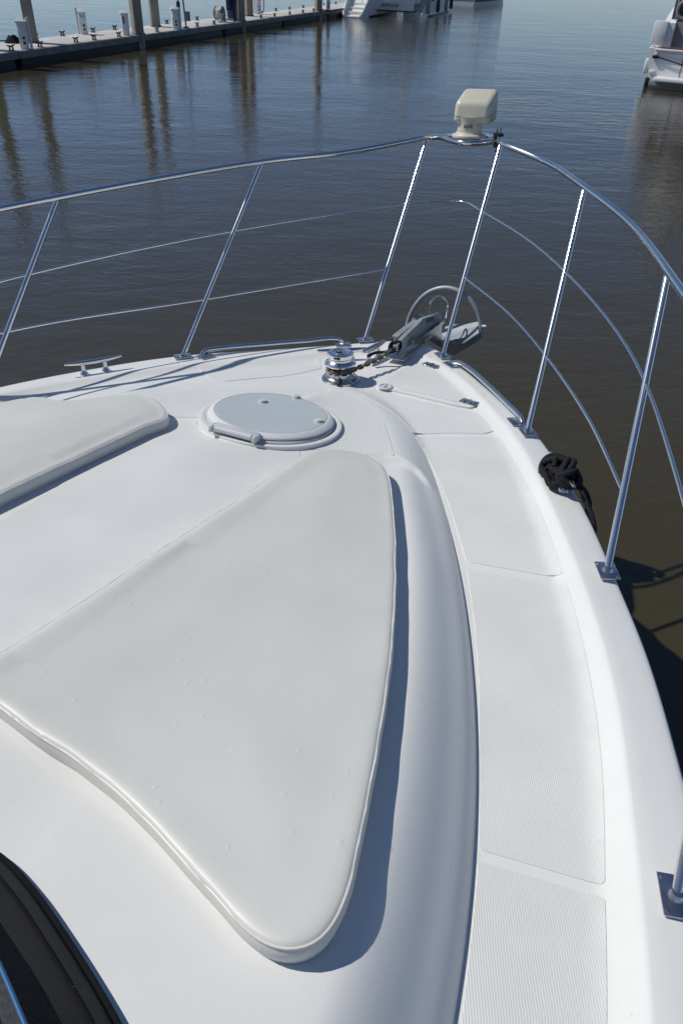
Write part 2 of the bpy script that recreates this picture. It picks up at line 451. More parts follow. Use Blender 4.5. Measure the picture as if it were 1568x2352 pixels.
def dn(x, y):
    h = bvh.ray_cast(Vector((x, y, 2)), Vector((0, 0, -1))); n = np.array(h[1]); return n if n[2] > 0 else -n


def D(px, py, h=0.0):
    """point h above the deck surface seen at a pixel"""
    z = 0.05
    for _ in range(12):
        p = B(px, py, z); z = .5 * z + .5 * (dz(p[0], p[1]) + h)
    return B(px, py, z)


def patch(poly, step, h, skirt=.004, zf=None):
    """mesh that follows the deck inside a plan polygon"""
    zf = zf or dz
    poly = np.array(poly)[:, :2]; n = len(poly)
    lo, hi = poly.min(0), poly.max(0); pts = []
    xs = np.arange(lo[0] + step / 2, hi[0], step); ys = np.arange(lo[1] + step / 2, hi[1], step)
    X, Y = np.meshgrid(xs, ys); q = np.column_stack([X.ravel(), Y.ravel()])
    inside = np.zeros(len(q), bool); j = n - 1
    for i in range(n):
        a, b = poly[i], poly[j]
        cnd = (a[1] > q[:, 1]) != (b[1] > q[:, 1])
        with np.errstate(divide='ignore', invalid='ignore'):
            inside ^= cnd & (q[:, 0] < (b[0] - a[0]) * (q[:, 1] - a[1]) / (b[1] - a[1]) + a[0])
        j = i
    q = q[inside]
    dmin = np.min(np.linalg.norm(q[:, None, :] - poly[None, ::max(1, n // 200), :], axis=2), axis=1) if len(q) else np.zeros(0)
    q = q[dmin > step * .4]
    pts = [Vector(p) for p in poly] + [Vector(p) for p in q]
    r = delaunay_2d_cdt(pts, [], [list(range(n))], 1, 1e-6)
    vs = [(v.x, v.y, zf(v.x, v.y) + h) for v in r[0]]; fs = [list(f) for f in r[2]]
    m = len(vs); ids = list(range(n))
    vs += [(poly[i][0], poly[i][1], vs[i][2] - skirt) for i in range(n)]
    area = sum(poly[i][0] * poly[(i + 1) % n][1] - poly[(i + 1) % n][0] * poly[i][1] for i in range(n))
    for i in range(n):
        k = (i + 1) % n; f = [i, m + i, m + k, k]; fs.append(f if area > 0 else f[::-1])
    return vs, fs


def rounded(pts, r, step=.012):
    """closed polygon with straight sides and rounded corners (plan)"""
    P = np.array(pts)[:, :2]; n = len(P); out = []
    for i in range(n):
        a, b, c = P[i - 1], P[i], P[(i + 1) % n]; u = a - b; v = c - b; lu, lv = np.linalg.norm(u), np.linalg.norm(v)
        if lu < 1e-6 or lv < 1e-6: continue
        d = min(r, lu * .45, lv * .45); p0 = b + u / lu * d; p1 = b + v / lv * d
        for t in np.linspace(0, 1, 6): out.append((1 - t) ** 2 * p0 + 2 * t * (1 - t) * b + t * t * p1)
    out = np.array(out); res = []
    for i in range(len(out)):
        a, b = out[i], out[(i + 1) % len(out)]; k = max(1, int(np.linalg.norm(b - a) / (step * 3)))
        for t in range(k): res.append(a + (b - a) * t / k)
    return np.array(res)


def dense(pxs, h=0.0, n=None): return [D(*p, h) for p in pxs]


def curve_side(pxs, n): return spline(np.array([D(*p)[:2] for p in pxs]), n)


# nonskid panels on the starboard side deck, mirrored for port
def panel(name, poly, parent, r=.012, step=.022, h=.0018):
    v, f = patch(rounded(poly, r), step, h); return link(name, v, f, nonskid, parent, 35)


st_panels = []
L1 = curve_side([(951, 1000), (975, 1040), (1008, 1105), (1033, 1165), (1056, 1240), (1071, 1291)], 14)
R1 = curve_side([(1143, 1002), (1184, 1066), (1226, 1145), (1261, 1228), (1291, 1318)], 14)
st_panels.append(np.vstack([L1, R1[::-1]]))
L2 = curve_side([(1073, 1310), (1088, 1420), (1099, 1560), (1101, 1700), (1101, 1850), (1099, 1952)], 14)
R2 = curve_side([(1299, 1338), (1333, 1460), (1361, 1600), (1379, 1740), (1386, 1880), (1388, 2032)], 14)
st_panels.append(np.vstack([L2, R2[::-1]]))
L3 = curve_side([(1098, 1979), (1089, 2090), (1075, 2220), (1059, 2352), (1010, 2700)], 14)
R3 = curve_side([(1388, 2060), (1391, 2180), (1392, 2352), (1390, 2700)], 14)
st_panels.append(np.vstack([L3, R3[::-1]]))
p0 = np.vstack([curve_side([(826, 905), (880, 934), (922, 964), (946, 992)], 10),
                curve_side([(946, 993), (1050, 995), (1137, 998)], 6), curve_side([(1137, 998), (1122, 976), (1098, 950)], 6),
                curve_side([(1096, 949), (1080, 947), (1060, 942), (985, 925), (905, 906), (858, 894)], 16)])
st_panels.append(p0)
for P in st_panels: panel('nonskid_panel', P, yacht)
panel('nonskid_panel', [D(*p)[:2] for p in ((456, 843), (530, 838), (620, 832), (733, 822), (738, 846), (690, 858), (600, 868), (520, 876), (488, 872))], yacht)
po_out, po_in = offset(g_in, .095), offset(cre, -.035)
for y0, y1 in ((.1, .95), (1.0, 1.85)):
    a = po_out[N:][(po_out[N:, 1] > y0) & (po_out[N:, 1] < y1)][::12]; b = po_in[N:][(po_in[N:, 1] > y0) & (po_in[N:, 1] < y1)][::12]
    panel('nonskid_panel', np.vstack([a, b[::-1]]), yacht)

# trunk panels round the hatch and between the pads
HC = D(622, 951, .024); HC[2] = dz(HC[0], HC[1])
HN = dn(HC[0], HC[1]) + np.array([0, .008, 0]); HN /= np.linalg.norm(HN)
R_DECK = .286


def arc(r, a0, a1, n=40): return np.array([[HC[0] + r * math.cos(a), HC[1] + r * math.sin(a)] for a in np.radians(np.linspace(a0, a1, n))])


def ang(p): return math.degrees(math.atan2(p[1] - HC[1], p[0] - HC[0]))


dl, dr = D(408, 962), D(697, 1030)
al, ar = ang(dl), ang(dr)
outer = curve_side([(905, 1046), (893, 1005), (877, 962), (858, 940), (795, 909), (709, 893), (575, 889), (470, 894), (400, 902), (345, 911), (372, 940), (392, 958)], 60)
if al < 0: al += 360
T1 = np.vstack([outer, arc(R_DECK, al - 4, ar + 4, 60), curve_side([(712, 1030), (800, 1042), (880, 1051)], 5)])
panel('nonskid_panel', T1, yacht, r=.006, step=.02)
T2 = np.vstack([arc(R_DECK, al + 4 - 360 if al > 180 else al + 4, ar - 4, 40), np.array([D(*p)[:2] for p in ((687, 1036), (690, 1075), (300, 1375), (-60, 1660), (-420, 1560), (-60, 1240), (395, 968))])])
panel('nonskid_panel', T2, yacht, r=.006, step=.025)

# ------------------------------------------------------------------ round deck hatch
yv = np.array([.3, 1, 0]) - HN * HN.dot([.3, 1, 0]); yv /= np.linalg.norm(yv); hx = np.array([np.cross(yv, HN), yv, HN])
hatch_part = G().lathe([(0.2769, -0.0200), (0.2769, 0.0028), (0.2731, 0.0044), (0.2598, 0.0048), (0.2521, 0.0008), (0.2521, -0.0200)], HC, 96, hx).build('deck_hatch', gel, yacht, 35)
c = HC
G().lathe([(0.2502, -0.0200), (0.2502, 0.0080), (0.2464, 0.0104), (0.2349, 0.0104), (0.2349, -0.0200)], c, 96, hx).build('hatch_frame', knob_plastic, hatch_part, 35)
G().lathe([(0.2407, 0.0128), (0.2435, 0.0160), (0.2416, 0.0208), (0.2254, 0.0320), (0.2206, 0.0324), (0.2192, 0.0320), (0.2192, 0.0160)], c, 96, hx).build('hatch_lid', white_plastic, hatch_part, 30)
G().lathe([(0.2190, 0.0160), (0.2190, 0.0320), (0.2175, 0.0322), (0.2175, 0.0160)], c, 96, hx).build('seal', hatch_edge, hatch_part, 30)
G().lathe([(0.2174, 0.0160), (0.2174, 0.0314), (0.2160, 0.0322), (0.2101, 0.0323), (0.0955, 0.0324)], c, 96, hx).build('lens', hatch_glass, hatch_part, 30)


def on_hatch(px, py, h=.0324):
    d = RB @ np.array([px - CX, CY - py, -F_PX]); o = HC + HN * h
    t = (o - CAM_B).dot(HN) / d.dot(HN); return CAM_B + t * d


for p in ((604, 923), (681, 913), (732, 968)):
    q = on_hatch(*p)
    G().lathe([(.017, -.002), (.017, .005), (.0145, .009), (.004, .0095)], q, 20, hx).build('knob', knob_plastic, hatch_part, 40)
h0, h1 = on_hatch(492, 984, .014), on_hatch(592, 1010, .014); hm = (h0 + h1) / 2; u = (h1 - h0) / np.linalg.norm(h1 - h0)
ha = np.array([u, np.cross(HN, u), HN])
hg = G(); hg.box(hm + HN * .010, (.185, .038, .022), ha, .005)
hg.tube([hm - u * .075 - ha[1] * .018 + HN * .010, hm + u * .075 - ha[1] * .018 + HN * .010], .012, 12)
for s in (-1, 1): hg.box(hm + u * .088 * s - ha[1] * .012 + HN * .008, (.016, .045, .026), ha, .005)
hg.build('hinge', knob_plastic, hatch_part, 40)

# ------------------------------------------------------------------ anchor locker lid with hinges and latch
lid_px = [(862, 886), (948, 828), (966, 826), (985, 833), (1040, 884), (1087, 926), (1089, 936), (1078, 940), (1040, 934), (980, 919), (905, 901), (868, 893)]
lid_out = rounded([D(*p) for p in lid_px], .03)
lid_g = G()
v, f = patch(lid_out, .02, .009, .012); lid_g.add(v, f)
lid = lid_g.build('locker_lid', gel, yacht, 35)
cc = lid_out.mean(0); lp_px = [(905, 893), (884, 882), (946, 836), (965, 833), (982, 839), (1036, 890), (1074, 925), (1066, 930), (1035, 926), (980, 912), (918, 899)]
v, f = patch(rounded([D(*p) for p in lp_px], .012), .02, .0118, .004); link('nonskid_insert', v, f, nonskid, lid, 35)
gro = G()
gp = [np.array([p[0], p[1], dz(p[0], p[1]) + .0012]) for p in offset(lid_out, -.006 if True else 0, True)]
groove = mat('painted groove line', (.30, .31, .32), .7)
gro.tube(gp, .0052, 6, closed=True).build('painted_groove_shade', groove, lid)  # grey tube painted as the groove's shade line; no channel is cut
for p, q in (((989, 839), (1006, 842)), ((1077, 924), (1093, 926))):
    a = D(*p, .01); b = D(*q, .01); u = b - a; ax = axes((u[0], u[1], 0)); g = G()
    ctr = a; zc = dz(ctr[0], ctr[1]) + .0115
    for s in (-1, 1): g.box((ctr[0] + ax[1][0] * .021 * s, ctr[1] + ax[1][1] * .021 * s, zc), (.046, .04, .004), ax, .0015)
    g.tube([np.array([ctr[0], ctr[1], zc + .002]) - ax[0] * .02, np.array([ctr[0], ctr[1], zc + .002]) + ax[0] * .02], .0042, 8)
    for s in (-1, 1):
        for t in (-1, 1): g.lathe([(.0038, 0), (.0034, .0026), (.001, .003)], np.array([ctr[0], ctr[1], zc + .001]) + ax[1] * .026 * s + ax[0] * .011 * t, 8)
    g.build('hinge', chrome_dull, lid)
q = D(884, 888, .012); g = G(); zq = dz(q[0], q[1]) + .0085
g.lathe([(.034, 0), (.034, .006), (.03, .008), (.022, .008), (.021, .005), (.010, .005), (.009, .008), (.002, .008)], (q[0], q[1], zq), 28)
g.box((q[0], q[1], zq + .008), (.006, .038, .004), None, .001); g.build('latch', knob_plastic, lid)

# ------------------------------------------------------------------ bow rail
k15 = HB / 1.5
stn = {  # base (plan) and top of each stanchion, in metres on the gunwale
    's1': (B(1016, 818), np.array([.225, 4.70, 1.02]) * k15), 's2': (B(1210, 993), np.array([.915, 3.885, .93]) * k15),
    's3': (B(1393, 1314), np.array([1.43, 2.85, .83]) * k15), 's4': (B(1551, 2062), np.array([1.80, 1.70, .755]) * k15),
    'p2': (B(838, 782), np.array([-.225, 4.72, 1.02]) * k15), 'p1': (B(420, 820), np.array([-.925, 3.92, .93]) * k15),
    'p0': (np.array([-1.32, 1.93, 0]), np.array([-1.46, 2.87, .83]) * k15), 'p00': (np.array([-1.64, 1.0, 0]), np.array([-1.84, 1.75, .755]) * k15)}


def ray_at(px, py, z): return B(px, py, z)


# tops are taken on the picture ray at the height each stanchion has
tops = {'s1': (1148, 336), 's2': (1340, 437), 's3': (1531, 634), 'p2': (979, 322), 'p1': (600, 378), 'p0': (131, 461)}
for kx, p in tops.items(): stn[kx] = (stn[kx][0], B(*p, stn[kx][1][2]))
rail = thing('bow_rail', None, None)
rail.matrix_world = Matrix(); rail.parent = yacht; BASE[rail.name] = np.zeros(3)
TR, SR, MR = .0128, .0112, .0055
zr = stn['s1'][1][2]
bow_px = [(1004, 315), (1016, 317), (1034, 323), (1060, 328), (1090, 329), (1118, 327), (1138, 324)]
bow_c = [B(*p, zr + .004) for p in bow_px]
up = np.array([0, 0, .012])
port_top = spline(np.array([stn['p00'][1] + [-.1, -1.2, -.05], stn['p00'][1], stn['p0'][1] + up, stn['p1'][1] + up, B(800, 349, zr - .03), stn['p2'][1] + up, bow_c[0]]), 120)
stbd_top = spline(np.array([bow_c[-1] + [.012, 0, .004], stn['s1'][1] + up + [.01, .0, 0], B(1250, 371, .85), stn['s2'][1] + up, B(1435, 503, .765), stn['s3'][1] + up, stn['s4'][1] + up, stn['s4'][1] + [.08, -1.2, -.05]]), 120)
G().tube(port_top, TR, 16).build('top_rail', chrome, rail)
G().tube(stbd_top, TR, 16).build('top_rail', chrome, rail)
G().tube(spline(np.array(bow_c), 40), TR * 1.05, 16).build('bow_loop', chrome, rail)
for a, b in ((port_top[-1], port_top[-6]), (port_top[-8], port_top[-10])):
    pass
G().tube([port_top[-4], port_top[-1]], TR * 1.12, 16).build('joint_sleeve', chrome, rail)


def on_stan(kx, px, py):
    a, b = stn[kx]; d = RB @ np.array([px - CX, CY - py, -F_PX]); d = d / np.linalg.norm(d); u = b - a
    w0 = a - CAM_B; A = u.dot(u); Bq = u.dot(d); Dq = u.dot(w0); E = d.dot(w0)
    t = (Bq * E - Dq) / (A - Bq * Bq); return a + t * u


um = {'p0': on_stan('p0', 55, 625), 'p1': on_stan('p1', 531, 527), 'p2': on_stan('p2', 932, 468), 's1': on_stan('s1', 1109, 487), 's2': on_stan('s2', 1297, 624), 's3': on_stan('s3', 1481, 880)}
zb = (um['p2'][2] + um['s1'][2]) / 2
um_pts = [stn['p00'][0] * .45 + stn['p00'][1] * .55, um['p0'], um['p1'], um['p2'], B(1005, 460, zb + .005), B(1058, 463, zb), um['s1'], B(1210, 550, (um['s1'][2] + um['s2'][2]) / 2), um['s2'], B(1405, 748, (um['s2'][2] + um['s3'][2]) / 2), um['s3'], stn['s4'][0] * .45 + stn['s4'][1] * .55]
G().tube(spline(np.array(um_pts), 160), MR, 10).build('mid_rail', chrome, rail)
lm = {'p0': on_stan('p0', 0, 755), 'p1': on_stan('p1', 467, 684), 'p2': on_stan('p2', 881, 616), 's1': on_stan('s1', 1068, 638), 's2': on_stan('s2', 1251, 816), 's3': on_stan('s3', 1422, 1130)}
G().tube(spline(np.array([stn['p00'][0] * .72 + stn['p00'][1] * .28, lm['p0'], lm['p1'], lm['p2']]), 80), MR, 10).build('mid_rail', chrome, rail)
G().tube(spline(np.array([lm['s1'], B(1165, 718, (lm['s1'][2] + lm['s2'][2]) / 2), lm['s2'], B(1352, 965, (lm['s2'][2] + lm['s3'][2]) / 2), lm['s3']]), 80), MR, 10).build('mid_rail', chrome, rail)
for kx, (a, b) in stn.items():
    a = np.array([a[0], a[1], .002]); t = (b - a) / np.linalg.norm(b - a)
    i = int(np.argmin(np.linalg.norm(g_out - a[:2], axis=1))); tg = g_out[min(i + 3, len(g_out) - 1)] - g_out[max(i - 3, 0)]
    st_o = G().tube([a + t * .004, a + t * .03, b], [SR, SR, SR], 14).build('stanchion', chrome, rail)
    st_o.data.materials[0] = chrome
    g = G().lathe([(.0175, 0), (.0165, .004), (.0125, .010), (.0115, .012)], a + [0, 0, .004], 16)
    ax = axes((tg[0], tg[1], 0)); g.box(a + [0, 0, .0035], (.058, .084, .005), ax, .0018)
    for sx in (-1, 1):
        for sy in (-1, 1): g.lathe([(.0046, 0), (.004, .0018), (.001, .002)], a + ax[0] * .021 * sx + ax[1] * .033 * sy + np.array([0, 0, .0058]), 10)
    g.build('base_plate', chrome_dull, rail)
    for jn in (um.get(kx), lm.get(kx)):
        if jn is not None: pass

# plate under the searchlight
s_c = B(1074, 319, zr + .004)
pl = rounded([B(*p, zr) for p in ((1020, 312), (1040, 321), (1075, 325), (1110, 323), (1135, 316), (1110, 308), (1060, 306))], .03)
G().prism([(p[0], p[1]) for p in pl], (0, 0, zr), (1, 0, 0), (0, 1, 0), (0, 0, 1), .004, .009).build('light_plate', chrome_dull, rail)

# chafe bars on the gunwale edge
for pts in (((1040, 833), (1052, 838), (1082, 857), (1122, 893), (1165, 935), (1193, 964), (1199, 972)), ((462, 817), (472, 811), (500, 806), (600, 797), (700, 789), (775, 784), (790, 788))):
    P = [B(*p, .004) for p in pts]; P = [P[0]] + [p + [0, 0, .012] for p in P[1:-1]] + [P[-1]]
    bar = G().tube(spline(np.array(P), 50), [.011] * 50, 12).build('chafe_bar', chrome, yacht)
    for e, o2 in ((P[0], P[2]), (P[-1], P[-3])):
        ax = axes((o2[0] - e[0], o2[1] - e[1], 0)); ctr = e + ax[1] * .018; ctr[2] = .003
        inb = np.array([-.03 * (1 if ctr[0] > 0 else -1), -.012, 0]) * .5
        G().box(ctr + inb, (.062, .075, .005), ax, .0018).build('end_plate', chrome_dull, bar)

# ------------------------------------------------------------------ cleats on the yacht
def deck_cleat(ctr, d, L, name='cleat', hgt=.052, r=.0095):
    ax = axes((d[0], d[1], 0)); c = np.array(ctr)
    n = 17; P = []; rs = []
    for i in range(n):
        t = -1 + 2 * i / (n - 1); P.append(c + ax[1] * L / 2 * t + np.array([0, 0, hgt + .006 * t * t])); rs.append(r * (1.15 - .62 * abs(t) ** 2.2))
    o = G().tube(P, rs, 14).build(name, chrome, yacht)
    for s in (-1, 1):
        b = c + ax[1] * L * .19 * s
        G().lathe([(.019, 0), (.018, .004), (.0115, .012), (.0095, .026), (.0095, .046)], b, 16).build('post', chrome, o, 60)
    return o


a, b = B(193.4, 858.6), B(244.4, 850)
deck_cleat((a + b) / 2, b - a, .262)
ca = B(1269, 1054, .05); cb = B(1309, 1112, .05); cs = (ca + cb) / 2; cs[2] = .001
deck_cleat(cs, cb - ca, .25)
a, b = D(831, 811, .062), D(884, 782, .062); mid = (a + b) / 2
deck_cleat((mid[0], mid[1], dz(mid[0], mid[1])), b - a, np.linalg.norm(b - a), hgt=.062, r=.0135)
a, b = D(737, 808, .045), D(835, 804, .045); mid = (a + b) / 2
deck_cleat((mid[0], mid[1], dz(mid[0], mid[1])), b - a, .25, hgt=.045, r=.013)

# ------------------------------------------------------------------ windlass
wb = D(781, 874); wz = dz(wb[0], wb[1]); wc = np.array([wb[0], wb[1], wz])
wl = G().lathe([(.088, 0), (.088, .012), (.084, .017), (.070, .019), (.066, .022), (.064, .024)], wc, 40).build('windlass', chrome_dull, yacht, 35)
G().box(wc + np.array([.035, -.070, .012]), (.012, .04, .026), None, .002).build('chain_slot', black_plastic, wl)
g = G(); g.lathe([(.060, .022), (.062, .026), (.062, .044), (.050, .048)], wc, 40)
for i in range(12):
    a = 2 * math.pi * i / 12; r = np.array([math.cos(a), math.sin(a), 0]); g.box(wc + r * .061 + [0, 0, .046], (.014, .012, .014), np.array([r, [-r[1], r[0], 0], [0, 0, 1]]), .002)
g.build('gypsy', chrome_dull, wl)
G().lathe([(.046, .044), (.046, .070), (.050, .074)], wc, 32).build('gypsy_core', iron, wl)
g = G(); g.lathe([(.052, .072), (.070, .080), (.073, .086), (.071, .092), (.060, .098), (.054, .104), (.054, .110), (.058, .116), (.060, .120), (.060, .134), (.057, .139), (.044, .140), (.042, .137), (.032, .137), (.030, .140), (.022, .140), (.020, .132), (.002, .132)], wc, 44)
g.build('drum_cap', chrome, wl, 30)
G().lathe([(.0195, .13), (.0195, .1335), (.001, .1335)], wc, 24).build('cap_socket', black_plastic, wl)
G().box(wc + np.array([.012, -.0575, .127]), (.03, .008, .009), None, .001).build('cap_slot', black_plastic, wl)

# ------------------------------------------------------------------ bow roller channel
ra = D(903, 838, .0); ra[2] = dz(ra[0], ra[1])
tip = np.array([.045, 3.62, .02])
ax = axes((tip - ra) * [1, 1, 0]); Lr = np.linalg.norm(tip - ra)


def z5(x, y): return (875 + x * .1674, 630 + y * .1674)


def on_pl(px, py, o):
    """point of a picture ray on the fore-and-aft vertical plane through o"""
    d = RB @ np.array([px - CX, CY - py, -F_PX]); t = (o - CAM_B).dot(ax[0]) / d.dot(ax[0]); return CAM_B + t * d


def slab(pts, n, th, name, parent, m, sm=30):
    P = np.array(pts); n = np.array(n); k = len(P)
    vs = np.vstack([P + n * th / 2, P - n * th / 2]); fs = [list(range(k)), list(range(2 * k - 1, k - 1, -1))] + [[i, k + i, k + (i + 1) % k, (i + 1) % k] for i in range(k)]
    o = link(name, vs, fs, m, parent, sm)
    bm = bmesh.new(); bm.from_mesh(o.data); bmesh.ops.recalc_face_normals(bm, faces=bm.faces); bm.to_mesh(o.data); bm.free(); return o


mid_o = (ra + tip) / 2
rol = G().box(mid_o * [1, 1, 0] + np.array([0, 0, dz(*mid_o[:2]) + .006]), (.10, Lr * .95, .006), ax, .001).build('bow_roller', chrome_dull, yacht)
ck_px = [(425, 1025), (430, 905), (560, 860), (890, 612), (885, 650), (830, 700), (820, 1005), (735, 960), (640, 890)]
ck0 = mid_o + ax[0] * .045
ckp = [on_pl(*z5(*p), ck0) for p in ck_px]
slab(ckp, ax[0], .005, 'cheek', rol, chrome_dull)
slab([p - ax[0] * .095 for p in ckp], ax[0], .005, 'cheek', rol, chrome_dull)
wh = on_pl(*z5(850, 740), ck0)
G().tube([wh - ax[0] * .09, wh + ax[0] * .004], .024, 16).build('roller_wheel', black_plastic, rol)
bl = [(642, 560), (655, 450), (680, 385), (720, 330), (780, 303), (840, 318), (885, 365), (912, 430), (905, 500), (888, 612)]
nb = len(bl)
G().tube(spline(np.array([on_pl(*z5(*p), mid_o + ax[0] * (-.05 + .095 * i / (nb - 1))) for i, p in enumerate(bl)]), 40), .0052, 10).build('bail', chrome, rol)

# ------------------------------------------------------------------ anchor
anc = thing('anchor', 'galvanised roll bar anchor stowed on the bow roller', 'anchor', tuple(tip), BOAT)
s0 = mid_o + ax[0] * .012
sh_px = [(185, 985), (250, 905), (330, 820), (460, 700), (550, 605), (690, 560), (790, 522), (815, 600), (800, 640), (720, 700), (560, 830), (350, 990), (240, 1050), (195, 1050)]
sh_o = slab([on_pl(*z5(*p), s0) for p in sh_px], ax[0], .020, 'shank', anc, galv)
sa = on_pl(*z5(180, 1010), mid_o)
slab([on_pl(*z5(*p), s0 + ax[0] * .0115) for p in ((622, 612), (722, 585), (728, 640), (625, 668))], ax[0], .003, 'name_plate', sh_o, mat('stamped plate', (.10, .11, .12), .5, .5))
slab([on_pl(*z5(*p), s0 + ax[0] * .0115) for p in ((552, 640), (585, 618), (585, 680), (552, 690))], ax[0], .002, 'stamp_mark', sh_o, galv)
kq = [on_pl(*z5(*p), mid_o - ax[0] * .02) for p in ((185, 850), (330, 735), (480, 625), (480, 660), (330, 790), (190, 870))]
slab(kq, ax[0], .03, 'keeper_plate', anc, galv)
y_h = on_pl(*z5(800, 620), mid_o)[1] + .06


def at_y(px, py, y):
    d = RB @ np.array([px - CX, CY - py, -F_PX]); t = (y - CAM_B[1]) / d[1]; return CAM_B + t * d


hoop = [(352, 790), (358, 710), (400, 560), (470, 430), (570, 310), (690, 230), (830, 190), (960, 195), (1090, 245), (1210, 340), (1300, 470), (1355, 620), (1368, 760), (1362, 830)]
hp = [at_y(*z5(*p), y_h + .03 - .03 * abs(i - 6.5) / 6.5) for i, p in enumerate(hoop)]
G().tube(spline(np.array(hp), 60), .0135, 14).build('roll_bar', galv, anc)


def plate(pxs, th, name, parent, m):
    P = np.array([at_y(*z5(p[0], p[1]), y_h + p[2]) for p in pxs]); n = np.cross(P[1] - P[0], P[2] - P[0]); n /= np.linalg.norm(n)
    return slab(P, n, th, name, parent, m)


plate([(1330, 715, .02), (830, 860, .02), (830, 930, -.12), (1130, 948, -.12), (1342, 812, -.05)], .008, 'fluke_wing', anc, galv)
plate([(830, 930, -.119), (1130, 950, -.119), (1345, 815, -.05), (1385, 868, -.03), (1260, 955, -.06), (1000, 1105, -.06), (830, 1090, -.06)], .006, 'fluke_edge', anc, galv)
plate([(980, 697, .09), (1290, 650, .06), (1335, 655, .05), (1332, 714, .022), (830, 858, .022), (830, 740, .09)], .006, 'fluke_back', anc, galv)
plate([(425, 600, .0), (450, 552, .02), (520, 548, .04), (600, 580, .05), (480, 660, .0), (420, 642, -.01)], .008, 'fluke_wing', anc, galv)
G().lathe([(.008, -.012), (.008, .012)], at_y(*z5(1410, 715), y_h), 10, axes((0, 1, 0), (1, 0, .1))).build('bolt_end', white_plastic, anc)

# ------------------------------------------------------------------ anchor chain, link by link
chain = thing('anchor_chain', 'rusty anchor chain running from the windlass to the anchor shank', 'chain', tuple(wc), BOAT)
rg = .058; zc_ = wz + .058
leave = math.radians(20)
path = [wc + np.array([rg * math.cos(a), rg * math.sin(a), .058]) for a in np.linspace(math.radians(-265), leave - math.pi / 2 + .3, 30)]
endp = sa + np.array([0, 0, -.004])
p_l = path[-1]; mid = (p_l + endp) / 2 + np.array([0, 0, -.004])
path += [p_l * (1 - t) + endp * t + np.array([0, 0, -.012 * math.sin(math.pi * t)]) for t in np.linspace(.05, 1, 30)]
path = np.array(path)
Ltot = np.sum(np.linalg.norm(np.diff(path, axis=0), axis=1)); pitch = .0225; nl = int(Ltot / pitch)
cp = spline(path, nl + 1)
for i in range(nl):
    a, b = cp[i], cp[i + 1]; t = (b - a) / np.linalg.norm(b - a); cx = axes(t)
    side, upv = cx[0], cx[2]
    roll = math.radians(45 if i % 2 else -45); s2 = side * math.cos(roll) + upv * math.sin(roll); ctr = (a + b) / 2
    hl, hw = .0125, .0085; pts = []
    for j in range(6): w = -math.pi / 2 + math.pi * j / 5; pts.append(ctr + t * (hl * .75 + hw * math.cos(w)) + s2 * hw * math.sin(w))
    for j in range(6): w = math.pi / 2 + math.pi * j / 5; pts.append(ctr + t * (-hl * .75 + hw * math.cos(w)) + s2 * hw * math.sin(w))
    G().tube(pts, .0042, 6, closed=True).build('chain_link', rust, chain, 60)
sk = endp + np.array([0, 0, .006])
shk = G().tube([sk + np.array([.018 * math.cos(a), 0, .022 * math.sin(a)]) for a in np.linspace(0, 2 * math.pi, 14)[:-1]], .006, 8, closed=True).build('shackle', chrome, chain)
tie = thing('lashing_cord', 'black cord lashing tied round the chain end at the anchor shank', 'cord', tuple(sk), BOAT)
g = G()
for i in range(3):
    o = np.array([-.004 + .009 * i, -.016 + .012 * i, .006])
    g.tube([sk + o + np.array([.016 * math.cos(a) * (1 - .1 * i), .013 * math.sin(a + .5 * i), .022 * math.sin(a)]) for a in np.linspace(0, 2 * math.pi, 16)[:-1]], .0062, 8, closed=True)
for (a, b) in (((815, 792), (838, 803)),):
    P = [sk, sk + np.array([-.03, -.03, -.018]), sk + np.array([-.075, -.055, -.022]), sk + np.array([-.10, -.09, -.034])]
    g.tube(spline(np.array(P), 16), .008, 8)
g.build('cord', black_rope, tie, 60)

# ------------------------------------------------------------------ searchlight on the bow rail
sl = thing('searchlight', 'cream plastic searchlight mounted on the bow rail', 'searchlight', tuple(s_c), BOAT)
s_b = B(1076, 315, zr + .012)
G().lathe([(.090, 0), (.090, .010), (.084, .016), (.072, .018), (.068, .026)], s_b, 40).build('base_flange', cream, sl, 35)
G().lathe([(.064, .018), (.066, .026), (.062, .045), (.064, .075), (.070, .098)], s_b, 40).build('neck', cream, sl, 40)
er = RB @ np.array([1, 0, 0.0]); er[2] = 0; er /= np.linalg.norm(er); ea = np.cross([0, 0, 1.0], er); ez = np.array([0, 0, 1.0])
c25, s25 = math.cos(math.radians(21)), math.sin(math.radians(21))
eu = er * c25 - ea * s25; ev = er * s25 + ea * c25      # along the near face, and back along the right face
HW, HD, HN0, HF0 = .205, .215, .105, .160
bm = bmesh.new(); bmesh.ops.create_cube(bm, size=1)
for vtx in bm.verts:
    x, y, z = vtx.co
    tp = .95 if z < 0 else 1.0
    vtx.co = Vector((x * HW * tp, y * HD * tp - (.02 if z > 0 and y < 0 else 0) * -1, 0 if z < 0 else (HN0 if y < 0 else HF0)))
    if z > 0: vtx.co.x *= .93
bmesh.ops.bevel(bm, geom=bm.edges[:], offset=.030, segments=5, affect='EDGES', profile=.55); bm.verts.index_update()
hcn = s_b + np.array([0, 0, .066]) + er * .030 + ea * .035
vs = [hcn + v.co.x * eu + v.co.y * ev + v.co.z * ez for v in bm.verts]; fs = [[v.index for v in f.verts] for f in bm.faces]; bm.free()
head = link('head', vs, fs, cream, sl, 60)
hb = BVHTree.FromPolygons([list(p) for p in vs], fs); ringp = []
for i in range(96):
    a = 2 * math.pi * i / 96; d = math.cos(a) * eu + math.sin(a) * ev; o = hcn + ez * .048
    o = o + ez * (.018 * d.dot(ev))
    hit = hb.ray_cast(Vector(o + d * .6), Vector(-d))
    if hit[0]: ringp.append(np.array(hit[0]))
seam_m = mat('dark seam', (.20, .19, .15), .6)
G().tube(ringp, .0018, 6, closed=True).build('seam', seam_m, head)
